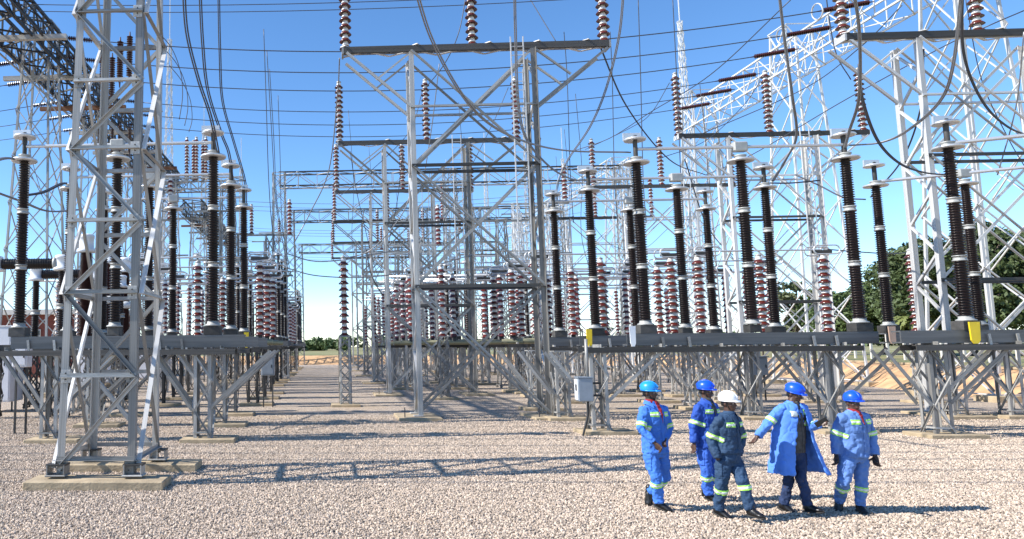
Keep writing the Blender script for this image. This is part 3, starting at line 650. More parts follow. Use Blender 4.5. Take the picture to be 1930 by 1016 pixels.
for i, (sx, D) in enumerate(((300, 33.6), (310, 36.3), (318, 39))):
    pxw([(sx, 62+i*30, D), (sx+24, 92+i*30, D), (sx+40, 135+i*26, D), (sx+44, 180+i*22, D), (sx+38, 225+i*12, D)], .022, f'{["upper","middle","lower"][i]} looping jumper right of the near lattice tower', 'loops right of the near tower', CABD)
g4 = 'thin jumper loops among the frames'
for i, (pts, lab) in enumerate((
    ([(1127, 80, 26), (1180, 200, 28), (1260, 300, 30), (1330, 330, 33)], 'slack thin wire from the nearest beam towards the gantry foot'),
    ([(1262, 156, 34.8), (1228, 212, 34.6), (1190, 240, 34.4), (1103, 282, 45)], 'thin jumper from the left post of the second right frame'),
    ([(1433, 153, 34.8), (1400, 200, 34), (1330, 265, 33), (1240, 300, 31)], 'thin jumper from the middle post of the second right frame'),
    ([(1603, 150, 34.8), (1575, 100, 35), (1560, 20, 37), (1555, -30, 38)], 'thin jumper from the right post of the second right frame'),
    ([(958, 165, 34.8), (930, 230, 35), (880, 330, 36), (835, 420, 38)], 'thin jumper falling inside the nearest frame'),
    ([(797, 168, 34.8), (770, 250, 35), (690, 330, 35), (640, 370, 36)], 'thin jumper left of the second frame leg'),
    ([(690, 470, 40), (700, 520, 42), (725, 560, 44), (760, 580, 46)], 'small loop low behind the lone post'),
    ([(760, 285, 30), (745, 400, 32), (720, 500, 36), (700, 540, 40)], 'long thin wire hanging behind the lone post'),
    ([(660, 285, 34), (672, 360, 35), (700, 480, 38), (712, 520, 39)], 'long thin wire right of the second beam end'),
    ([(1290, 300, 40), (1330, 420, 42), (1380, 480, 44), (1440, 500, 45)], 'shallow loop behind the dark right switches'),
    ([(1420, 330, 36), (1380, 400, 37), (1330, 440, 38), (1290, 450, 39)], 'second shallow loop behind the dark right switches'),
    ([(1100, 400, 50), (1150, 460, 50), (1210, 470, 50), (1260, 430, 50)], 'loop between far posts right of the nearest frame'),
    ([(240, 330, 30), (270, 380, 30), (320, 400, 30), (350, 380, 30)], 'loop behind the near lattice tower'),
    ([(410, 430, 40), (450, 470, 40), (500, 480, 40), (530, 450, 40)], 'low loop left of the aisle'),
    ([(1820, 0, 26), (1850, 150, 27), (1900, 260, 28), (1935, 320, 29)], 'thin cable at the far right beam'),
    ([(1740, 92, 24), (1735, 200, 24.5), (1700, 300, 26), (1640, 372, 27)], 'thin cable left of the right-hand frame leg'))):
    pxw(pts, .016, lab, g4, CABD, .04 if i % 3 == 0 else 0.)
for i, (D, z) in enumerate(((29.2, 18.2), (30.8, 18.4), (31.9, 18.6))):
    wire(sag((LX-10, D, z), (RX+10, D, z+1.), 1.6, 24), .018, f'{["upper","middle","lower"][i]} of three fine earth wires across the top of the sky', 'fine earth wires', CABD, 4)
# hanging dark insulators under the left girder
for i, (x, y, D) in enumerate(((195, 75, 24), (212, 100, 26), (227, 70, 24), (245, 60, 25), (188, 230, 36), (212, 235, 38), (226, 232, 38), (245, 235, 36))):
    p = P(x, y, D); q = V((p.x, p.y, P(x, y+(95 if i < 4 else 60), D).z))
    string(p, q, f'{["first","second","third","fourth"][i%4]} dark insulator from the left hanging {"high" if i < 4 else "lower"} behind the near lattice tower', 'dark insulators behind the near tower', n=18, r=.12)
# cluster of tall posts seen over the left switches
e = empty('high_platform', (P(368, 330, 52).x-2, 52, 0), 'high steel platform behind the left switches, crowned by ringed posts', 'platform'); b = B(e, False)
zt = P(368, 345, 52).z
for x in (0, 4.4): lattice(b, x, 0, 0, zt, 1.2, 1.2, 1., 1., 10, .1, .06, STEEL, 'X')
truss(b, (-1, 0, zt+.2), (5.6, 0, zt+.2), 1.2, .8, 8, .12, .07); b.done()
for i in range(5):
    x = P(352+i*9, 300, 52).x; red_insulator((x, 52+(i % 2)*.8, zt+.25), f'{NTH[i] if i else "leftmost"} post in the ringed cluster above the left switches'.replace('second', 'second from left').replace('third', 'third from left').replace('fourth', 'fourth from left').replace('fifth', 'rightmost'), 'ringed posts above the left switches', 3.1, False)
# ------------------------------------------------------------------ circuit breakers and current transformers on the left
BIG = rib_section(2.35, .30, .24, 30, BRN2, 'porcelain_body', 18); HORZ = rib_section(1.25, .17, .17, 22, BRN, 'chamber_porcelain'); VERT = rib_section(2.5, .17, .15, 34, BRN, 'column_porcelain')
TANK = unit('head_tank', [(.2, 0), (.3, .02), (.3, .12), (.23, .16), (.23, .5), (.25, .52), (.25, .62), (.2, .66)], WPL, 20)
MIDW = unit('middle_collar', [(.3, 0), (.36, .03), (.36, .4), (.3, .43)], WPL, 20)
for i, (x, D) in enumerate(((-8.4, 25.2), (-8.6, 28.6), (-8.9, 32))):
    e = empty('current_transformer', (x, D, 0), f'{NTH[i]} stout dark transformer column with a white head behind the near tower', 'transformer', 'white-headed transformer columns')
    b = B(e, False); lattice(b, 0, 0, .05, 2.3, .6, .6, .6, .6, 3, .09, .05, STEEL, 'X'); b.done()
    ubox(e, 'base_tank', (0, 0, 2.45), (.6, .6, .35), WPL, .03)
    link('porcelain', BIG, e, M.Translation((0, 0, 2.6)) @ M.Diagonal((1, 1, .6, 1))); link('middle_collar', MIDW, e, M.Translation((0, 0, 4.0)) @ M.Diagonal((1, 1, .7, 1)))
    link('porcelain', BIG, e, M.Translation((0, 0, 4.3)) @ M.Diagonal((.95, .95, .55, 1))); link('head_tank', TANK, e, M.Translation((0, 0, 5.6)) @ M.Diagonal((1.1, 1.1, 1, 1)))
for i, (x, D) in enumerate(((-11.1, 24), (-11.1, 27.5), (-11.1, 31))):
    e = empty('circuit_breaker', (x, D, 0), f'{NTH[i]} breaker at the left edge, dark ribbed chambers lying across dark columns', 'circuit breaker', 'breakers at the left edge')
    b = B(e, False)
    for dx in (0, 2.3):
        lattice(b, dx, 0, .05, 2.2, .5, .5, .5, .5, 3, .08, .05, STEELD, 'X')
    b.bar((-.4, 0, 2.3), (2.7, 0, 2.3), .2, 'frame_beam', STEELD, 'B'); b.done()
    for dx in (0, 2.3):
        link('column_porcelain', VERT, e, M.Translation((dx, 0, 2.4))); link('flange', FL, e, M.Translation((dx, 0, 3.65)) @ M.Diagonal((1.3, 1.3, 1.4, 1)))
        link('head_housing', TANK, e, M.Translation((dx, 0, 4.85)) @ M.Diagonal((1.0, 1.0, .8, 1)))
    for dx in (.25, ): 
        for z, sc_ in ((5.1, 1), (5.1, 1)):
            link('chamber_porcelain', HORZ, e, M.Translation((dx, 0, z)) @ M.Rotation(math.pi/2, 4, 'Y') @ M.Diagonal((1.1, 1.1, 1.45, 1))); break
    link('end_cap', unit('end_cap', [(.12, 0), (.23, .02), (.23, .1), (.12, .14)], FLG), e, M.Translation((2.0, 0, 5.1)) @ M.Rotation(math.pi/2, 4, 'Y'))
# cabinets
def cabinet(c, s, m, label, door=True, legs=True):
    c = V(c); e = empty('control_cabinet', (c.x, c.y, 0), label, 'cabinet', 'cabinets in the yard')
    z0 = c.z-s[2]/2
    ubox(e, 'housing', (0, 0, c.z), s, m, .02); ubox(e, 'lid', (0, 0, c.z+s[2]/2+.02), (s[0]+.08, s[1]+.08, .04), m, .01)
    if door:
        ubox(e, 'door', (0, -s[1]/2-.012, c.z), (s[0]-.1, .02, s[2]-.12), m, .004)
        ubox(e, 'handle', (s[0]*.3, -s[1]/2-.035, c.z), (.03, .03, .12), BLK, .004)
    if legs:
        for x in (-1, 1): link('leg', prof_mesh('B', STEELD), e, barmx((x*s[0]*.35, 0, 0), (x*s[0]*.35, 0, z0), .05, .05))
    return e
p = G(10, 775); cabinet((p.x-.15, p.y, 1.72), (1.1, 1.2, 2.7), BOXW, 'tall white cabinet at the left edge of the yard')
p = P(42, 670, 19.5); cabinet((p.x, p.y, p.z), (.42, .35, .62), BOXW, 'pale grey wall box on a post at the far left')
for i, (x, y) in enumerate(((160, 735), (205, 730), (270, 722))):
    p = G(x, y); cabinet((p.x, p.y, 1.15), (.9, .7, 1.7), BOXW, f'{["left","middle","right"][i]} of three white cabinets seen behind the near lattice tower')
for i, (x, y, D) in enumerate(((505, 690, 28), (1430, 690, 30), (985, 672, 40))):
    p = P(x, y, D); cabinet((p.x, p.y, p.z), (.5, .4, .7), BOXG, ['small grey box on the left red-insulator row', 'small grey box behind the workers by the earth bank', 'small grey box far in the centre'][i])
e = empty('operating_box', (6.55, 18.85, 0), 'grey mechanism box fixed to the lattice stand left of the workers', 'control box')
c = P(1101, 734, 18.75)-V((6.55, 18.85, 0))
ubox(e, 'housing', c, (.36, .26, .58), BOXG, .015); ubox(e, 'lid', c+V((0, 0, .3)), (.4, .3, .03), BOXG, .005)
ubox(e, 'door', c+V((-.19, 0, 0)), (.02, .22, .5), WPL, .004); ubox(e, 'window', c+V((-.203, -.02, .05)), (.01, .1, .16), BLK, .002)
geo_part('conduit', [tube(smooth_path([c+V((.08, 0, -.29)), c+V((.06, 0, -.6)), c+V((-.05, -.05, -.95)), c+V((-.12, -.05, -1.2))], 6), .025, 6)], BLK, e, smooth=True)
geo_part('bracket', [box(c+V((.25, 0, .15)), (.3, .06, .05)), box(c+V((.25, 0, -.15)), (.3, .06, .05))], STEELD, e)
geo_part('drive_rod', [tube([c+V((.1, 0, .3)), c+V((.1, 0, 1.25))], .04, 8)], STEEL, e, smooth=True)
# slender lattice columns, bus tubes and more droppers in the middle and far distance
sp_ = [(-9.5, 38, 9), (-6.2, 41, 10), (-3.6, 47, 9.5), (-11, 50, 12), (-7, 56, 11), (-4.2, 62, 12), (5.2, 42, 8), (9.6, 40, 9), (12.8, 43, 10.5), (10.8, 52, 12), (14.6, 56, 13), (7.6, 60, 11), (11.6, 70, 13), (17.4, 66, 14), (4.4, 74, 12), (9, 84, 13), (-6, 74, 13), (-9, 86, 13)]
for i, (x, D, z) in enumerate(sp_):
    sd_ = 'left of the aisle' if x < 0 else 'right of the aisle'
    k_ = sum(1 for s_ in sp_[:i] if (s_[0] < 0) == (x < 0))
    e = empty('lattice_column', (x, D, 0), f'{["first","second","third","fourth","fifth","sixth","seventh","eighth","ninth","tenth","eleventh","twelfth"][k_]} slender grey lattice column {sd_}, counted outward in depth', 'lattice column', 'slender columns in the distance')
    b = B(e, False); lattice(b, 0, 0, 0, z, .9, .9, .5, .5, int(z/1.1), .075, .042, random.choice((STEEL, STEEL, STEELW)), 'X')
    b.bar((-1.5, 0, z*.72), (1.5, 0, z*.72), .1, 'arm', STEEL, 'B'); b.bar((-1.5, 0, z), (1.5, 0, z), .1, 'arm', STEEL, 'B'); b.done()
    if i % 2 == 0: red_insulator((x+1.3, D, z+.05), f'post insulator standing on the arm of the {k_+1}th slender column {sd_}'.replace('1th', 'first').replace('2th', 'second').replace('3th', 'third'), 'insulators on the slender columns', 2.2, False)
for i, (D, z) in enumerate(((37.6, 5.8), (40.8, 5.9), (44.2, 6.1), (49, 6.1), (54, 6.3), (59, 6.2), (66, 6.4))):
    for (x0, x1, nm) in ((-15, -2.4, 'left'), (3.2, 22, 'right')):
        o = geo_part('bus_tube', [tube([(0, 0, 0), (x1-x0, 0, 0)], .055, 8)], ALU, None, smooth=True); o.location = (x0, D, z)
        reg(o, f'{NTH[i]} grey horizontal bus tube across the {nm} half of the yard', 'bus tube', 'bus tubes across the yard')
        e = empty('tube_post', (x0+1, D, 0), f'post holding the {NTH[i]} bus tube of the {nm} half', 'post', 'posts of the bus tubes'); b = B(e, False)
        for x in (0, (x1-x0)*.45, x1-x0-2): lattice(b, x, 0, 0, 3., .35, .35, .35, .35, 5, .06, .035, STEEL, 'zig')
        b.done()
        for x in (0, (x1-x0)*.45, x1-x0-2): red_stack(e, (x, 0, 3.), z-3.1, False)
for i in range(22):
    x = (-13+i*.55) if i < 9 else (1.5+(i-9)*1.6); D = 38+(i*7) % 29; zt_ = 17.2
    wire(smooth_path([(x, D, zt_-.8), (x+.25, D+.3, 12), (x+.1, D+.5, 8.5), (x+.5, D+.4, 6.1)], 5), .018, f'{["first","second","third","fourth","fifth","sixth","seventh","eighth","ninth","tenth","eleventh","twelfth","thirteenth"][i if i < 9 else i-9]} thin dropper from the left in the {"left" if i < 9 else "centre and right"} background', 'thin background droppers', CABD, 4)
# brick control building far left
BRICK = mat('red_brick', (.22, .065, .045), .85, noise=.3, nscale=8); TRIM = mat('cream_trim', (.62, .58, .52), .7); GLS = mat('dark_glass', (.02, .03, .04), .1)
e = empty('control_building', (-45, 58, 0), 'long low red brick building with a flat pale roof at the far left', 'building')
geo_part('wall', [box((11, 4, 2.5), (34, 8, 5))], BRICK, e); geo_part('roof', [box((11, 4, 5.2), (35.4, 9.4, .4))], TRIM, e)
wm, sm_ = bevel_mesh('window', [box((0, 0, 0), (1.8, .12, 1.3))], TRIM, .02, 1), bevel_mesh('pane', [box((0, 0, 0), (.8, .05, 1.1))], GLS, .01, 1)
for i in range(9):
    o = link('window', wm, e, M.Translation((-4+i*3.6, -.03, 3.2)))
    for s in (-1, 1): link('pane', sm_, o, M.Translation((s*.43, -.06, 0)))
# fence on the bank
e = empty('perimeter_fence', (34, 38, 1.05), 'wire fence on pale concrete posts along the top of the bank', 'fence')
fp = [V((0, -14, 0)), V((1, -4, 0)), V((2.5, 6, 0)), V((4.5, 16, 0)), V((7, 28, 0))]; fpd = [p for p in smooth_path(fp, 5)]
for p in fpd: link('post', prof_mesh('B', TRIM), e, barmx(p, p+V((0, 0, 1.8)), .13))
for z in (.3, .7, 1.1, 1.5, 1.75): geo_part('strand', [tube([p+V((0, 0, z)) for p in fpd], .012, 4)], STEEL, e)
# ------------------------------------------------------------------ trees
def leafmat(name, a, b_): return mat(name, a, .6, col2=b_, nscale=.9, noise=.3)
LEAF = [leafmat('leaf_dark', (.045, .07, .022), (.08, .11, .035)), leafmat('leaf_mid', (.06, .10, .03), (.10, .14, .045)), leafmat('leaf_olive', (.08, .10, .04), (.13, .15, .07))]
BARK = mat('bark', (.13, .10, .075), .9, noise=.4, nscale=10)
def leaves(centres, per, lsz, rnd, spread=1.):
    vs = []; 
    for c, r in centres:
        k = int(per*1.5*r*r)
        d = rnd.normal(size=(k, 3)); d /= np.linalg.norm(d, axis=1)[:, None]
        d = d*(r*(.55+.5*rnd.random((k, 1))**.6)); d[:, 2] *= .75
        p = d+np.array(c); a = rnd.normal(size=(k, 3)); a /= np.linalg.norm(a, axis=1)[:, None]
        q = rnd.normal(size=(k, 3)); b_ = np.cross(a, q); b_ /= np.linalg.norm(b_, axis=1)[:, None]
        s = lsz*(.6+.8*rnd.random((k, 1)))
        vs.append(np.stack([p-a*s, p+b_*s*.5, p+a*s, p-b_*s*.5], 1).reshape(-1, 3))
    v = np.concatenate(vs); n = len(v)//4
    me = bpy.data.meshes.new('crown'); me.from_pydata(v.tolist(), [], np.arange(n*4).reshape(n, 4).tolist()); return me
def tree(x, y, z0, h, r, label, mi=0, seed=1, n=16, per=130, lsz=.22, group='trees beyond the bank', flat=.6):
    rnd = np.random.default_rng(seed); e = empty('broadleaf_tree', (x, y, z0), label, 'tree', group)
    cs = []; limbs = [tube(smooth_path([(0, 0, -.2), (.1, 0, h*.25), (-.1, .1, h*.5), (.0, 0, h*.7)], 4), .05*r**.8, 7)]
    for i in range(n):
        a = rnd.random()*6.28; q = rnd.random()**.5; c = (math.cos(a)*r*q*.8, math.sin(a)*r*q*.8, h*(1-flat/2)+(rnd.random()-.5)*h*flat*math.sqrt(1-.7*q*q))
        cs.append((c, r*(.15+.13*rnd.random())))
        limbs.append(tube([(0, 0, h*(.25+.3*rnd.random())), (c[0]*.5, c[1]*.5, c[2]*.8), c], .018*r**.8, 5))
    me = leaves(cs, per, lsz, rnd); me.materials.append(LEAF[mi]); link('crown', me, e)
    geo_part('trunk', limbs, BARK, e, smooth=True); return e
def px_tree(x, yb, yt, D, wpx, label, **k):
    p = P(x, yb, D); q = P(x, yt, D); tree(p.x, D, 1.0, q.z-1.0, wpx*D/F/2, label, **k)
px_tree(1835, 650, 438, 62, 320, 'big spreading dark tree behind the right-hand tower', mi=0, seed=3, n=95, per=190, lsz=.19, flat=.8)
px_tree(1950, 650, 440, 66, 200, 'second big dark tree at the right edge', mi=0, seed=4, n=60, per=180, lsz=.19, flat=.8)
px_tree(1592, 655, 540, 72, 150, 'bushy mid-green tree right of the last worker', mi=1, seed=5, n=46, per=170, lsz=.19, flat=.8)
px_tree(1668, 655, 540, 74, 160, 'rounded green tree between the two open switches', mi=1, seed=6, n=48, per=170, lsz=.2, flat=.8)
px_tree(1508, 655, 520, 85, 90, 'taller olive tree behind the middle gantry tower', mi=2, seed=7, n=40, per=80, lsz=.3, flat=.8)
px_tree(1195, 655, 605, 120, 60, 'small distant tree seen past the yellow plate', mi=1, seed=8, n=10, per=50, lsz=.4, flat=.8)
px_tree(1135, 658, 612, 125, 46, 'small distant tree left of the yellow plate', mi=2, seed=12, n=10, per=50, lsz=.4, flat=.8)
px_tree(1740, 655, 560, 70, 90, 'low green tree beside the palm', mi=0, seed=9, n=32, per=170, lsz=.19, flat=.9)
# palm
p = P(1722, 640, 58); e = empty('palm_tree', (p.x, 58, 1.), 'small palm with drooping yellow-green fronds below the big tree', 'tree', 'trees beyond the bank')
zp = P(1722, 605, 58).z-1; fr = []
for i in range(26):
    a = i*2.4; L = 1.6+.5*math.sin(i*3.1); up = .3+.9*((i*7) % 5)/5
    for t in range(7):
        u, v_ = t/7, (t+1)/7
        f = lambda s: V((math.cos(a)*L*s, math.sin(a)*L*s, zp+up*s*1.6-1.9*s*s))
        A, Bq = f(u), f(v_); sd2 = V((-math.sin(a), math.cos(a), -.3))*.28*(1-u*.6)
        fr += [([A, Bq, Bq+sd2, A+sd2*.3], [(0, 1, 2, 3)]), ([A, Bq, Bq-sd2, A-sd2*.3], [(0, 1, 2, 3)])]
geo_part('crown', fr, mat('frond', (.14, .16, .04), .6), e); geo_part('trunk', [tube([(0, 0, -.2), (0, 0, zp)], .16, 8)], BARK, e, smooth=True)
# bare shrub
p = P(1437, 650, 72); e = empty('bare_tree', (p.x, 72, 1.), 'leafless grey shrub tree left of the far trees', 'tree'); rnd = random.Random(4); tw = []
def grow(a, d, L, r, n):
    b_ = a+d*L; tw.append(tube([a, b_], r, 4))
    if n: 
        for _ in range(3): grow(b_, (d+V((rnd.uniform(-.6, .6), rnd.uniform(-.6, .6), rnd.uniform(-.1, .4)))).normalized(), L*.72, r*.6, n-1)
grow(V((0, 0, 0)), V((0, 0, 1)), 1.5, .09, 5); geo_part('trunk', tw, BARK, e)
# far treeline
rnd = np.random.default_rng(2); cs = []
for i in range(420):
    x = rnd.uniform(-150, 190); cs.append(((x, 215+rnd.uniform(-6, 6), 1.8+rnd.uniform(0, 1.6)+.8*math.sin(x*.13)), 1.5+rnd.random()*1.1))
me = leaves(cs, 26, .5, rnd); me.materials.append(LEAF[1]); o = link('far_treeline', me); reg(o, 'low dense green treeline along the horizon', 'trees', kind='stuff')
# ------------------------------------------------------------------ people
def loft(rings, n=14, cap=True):
    """rings: (centre, side vector * rx, front vector * ry)"""
    vs, fs = [], []
    for c, a, b_ in rings:
        for i in range(n):
            t = 2*math.pi*i/n; vs.append(V(c)+V(a)*math.cos(t)+V(b_)*math.sin(t))
    k = len(rings)
    for j in range(k-1):
        for i in range(n): fs.append((j*n+i, j*n+(i+1) % n, (j+1)*n+(i+1) % n, (j+1)*n+i))
    fs.append(tuple(range(n))[::-1]); fs.append(tuple(range((k-1)*n, k*n))); return vs, fs
def limb(pts, rs, side=(1, 0, 0), n=12, round_=True):
    """tapered limb through points; rs = radius or (rx, ry)"""
    pts = [V(p) for p in pts]; out = []
    for i, p in enumerate(pts):
        d = (pts[min(i+1, len(pts)-1)]-pts[max(i-1, 0)]).normalized(); s = V(side); s = (s-d*s.dot(d)).normalized(); f = d.cross(s)
        r = rs[i] if isinstance(rs[i], tuple) else (rs[i], rs[i])
        if i == 0 and round_: out.append((p-d*r[0]*.6, s*r[0]*.55, f*r[1]*.55))
        out.append((p, s*r[0], f*r[1]))
        if i == len(pts)-1 and round_: out.append((p+d*r[0]*.6, s*r[0]*.55, f*r[1]*.55))
    return loft(out, n)
def sub(p, q, n): return [V(p).lerp(V(q), i/n) for i in range(n)]
def ellip(c, r, R=M.Identity(3), n=12, k=8):
    rg = []
    for j in range(k+1):
        t = math.pi*(j+.15)/(k+.3); rg.append((V(c)+R @ V((0, 0, -math.cos(t)*r[2])), R @ V((math.sin(t)*r[0], 0, 0)), R @ V((0, math.sin(t)*r[1], 0))))
    return loft(rg, n)
def skin_mesh(name, items, m, parent, vox, smooth_it=2, wr=0., wsz=.09, kind=None, label=None):
    vs, fs = [], []
    for a, b_ in items:
        o = len(vs); vs += [tuple(v) for v in a]; fs += [tuple(i+o for i in f) for f in b_]
    me = mesh(name, vs, fs, m); o = bpy.data.objects.new(name, me); C.objects.link(o)
    md = o.modifiers.new('r', 'REMESH'); md.mode = 'VOXEL'; md.voxel_size = vox; md.use_smooth_shade = True
    ms = o.modifiers.new('s', 'SMOOTH'); ms.factor = .6; ms.iterations = smooth_it
    if wr:
        for sz, st in ((wsz, wr), (wsz*.45, wr*.5)):
            tx = bpy.data.textures.new('wrinkle', 'CLOUDS'); tx.noise_scale = sz; tx.noise_depth = 2
            mw = o.modifiers.new('w', 'DISPLACE'); mw.texture = tx; mw.strength = st; mw.mid_level = .5
    dg = bpy.context.evaluated_depsgraph_get(); nm = bpy.data.meshes.new_from_object(o.evaluated_get(dg)); nm.name = name
    bpy.data.objects.remove(o); nm.materials.clear(); nm.materials.append(m); nm.shade_smooth()
    return reg(link(name, nm, parent), label)
def patch(src, name, planes, off, m, parent=None, near=None, rr=.2, label=None):
    """a strip of cloth cut from a garment between planes (point, outward normal), lifted a few mm"""
    bm = bmesh.new(); bm.from_mesh(src.data)
    if near is not None:
        c = V(near); bmesh.ops.delete(bm, geom=[v for v in bm.verts if (v.co-c).length > rr], context='VERTS')
    for p, nrm in planes:
        bmesh.ops.bisect_plane(bm, geom=bm.verts[:]+bm.edges[:]+bm.faces[:], plane_co=V(p), plane_no=V(nrm), clear_outer=True)
    bm.normal_update()
    if not bm.faces: bm.free(); return None
    for v in bm.verts: v.co += v.normal*off
    r = bmesh.ops.extrude_face_region(bm, geom=bm.faces[:])
    for g in r['geom']:
        if isinstance(g, bmesh.types.BMVert): g.co -= g.normal*(off*.9)
    me = bpy.data.meshes.new(name); bm.to_mesh(me); bm.free(); me.materials.append(m); me.shade_smooth()
    return reg(link(name, me, parent or src.parent), label)
SKIN = mat('dark_skin', (.085, .042, .026), .42, noise=.15, nscale=30)
HAIR = mat('black_hair', (.008, .007, .007), .8); LIP = mat('lips', (.10, .035, .03), .4); EYE = mat('eye_white', (.6, .57, .53), .25)
BOOT = mat('black_boot', (.014, .013, .013), .35, noise=.3, nscale=12); SOLE = mat('boot_sole', (.03, .028, .026), .8)
LIME = mat('lime_tape', (.42, .85, .12), .45); SILV = mat('silver_tape', (.72, .76, .72), .35)
REDC = mat('red_cloth', (.30, .015, .02), .85); CHK = mat('grey_shirt_cloth', (.085, .08, .075), .85, noise=.5, nscale=18); JEAN = mat('dark_jeans', (.02, .04, .11), .85, noise=.3, nscale=9)
GLOVE = mat('black_glove', (.012, .012, .013), .7)
def cloth(name, c): return mat(name, c, .82, noise=.22, nscale=5, bump=.004, bscale=28)
def hand_items(w_, d, palm_n, s=1., curl=.5, th=1):
    """palm, four bent fingers and a thumb. d = direction from the wrist, palm_n = palm normal"""
    w_ = V(w_); d = V(d).normalized(); pn = V(palm_n); pn = (pn-d*pn.dot(d)).normalized(); sd_ = d.cross(pn)
    it = [loft([(w_+d*(t*.088*s), sd_*(a*.041*s), pn*(b_*.016*s)) for t, a, b_ in ((-.25, .62, 1.4), (0, .7, 1.3), (.35, .95, 1.1), (.75, 1.05, 1.), (1., .95, .8))], 10)]
    for k in range(4):
        o = (-1.5+k)*.020*s; ln = (.066, .076, .072, .056)[k]*s; b0 = w_+d*(.080*s)+sd_*o; p = [b0]; dd = d
        for q, f in enumerate((.45, .32, .25)):
            dd = (M.Rotation(-curl*(.55+.3*q)*(1+.12*k), 3, sd_) @ dd); p.append(p[-1]+dd*ln*f)
        it.append(limb(p, [.0096*s, .009*s, .0084*s, .007*s], sd_, 8))
    b0 = w_+d*.022*s+sd_*(th*-.034*s)
    t1 = b0+(d*.55-sd_*th*.65+pn*.3).normalized()*.038*s; t2 = t1+(d*.85-sd_*th*.2+pn*.4).normalized()*.028*s
    it.append(limb([b0+sd_*th*.015, t1, t2], [.014*s, .011*s, .009*s], pn, 8)); return it
def foot_items(ank, toe, r=1.):
    a, t = V(ank), V(toe); d = (t-a); d.z = d.z; L = d.length; d.normalize(); s = d.cross(V((0, 0, 1))).normalized(); u = s.cross(d)
    h = a-d*.055
    boot = loft([(h+u*.005, s*.028, u*.03), (h+d*.015, s*.04, u*.05), (a+d*.03-u*.004, s*.046, u*.056), (a.lerp(t, .5)-u*.012, s*.047, u*.044), (a.lerp(t, .8)-u*.02, s*.052, u*.033), (t-u*.022, s*.047, u*.03), (t+d*.03-u*.026, s*.026, u*.017)], 12)
    sole = loft([(h-d*.005-u*.048, s*.03, u*.012), (h+d*.02-u*.05, s*.044, u*.014), (a.lerp(t, .4)-u*.05, s*.044, u*.012), (a.lerp(t, .8)-u*.05, s*.055, u*.012), (t+d*.01-u*.048, s*.05, u*.012), (t+d*.04-u*.042, s*.022, u*.009)], 12)
    return boot, sole
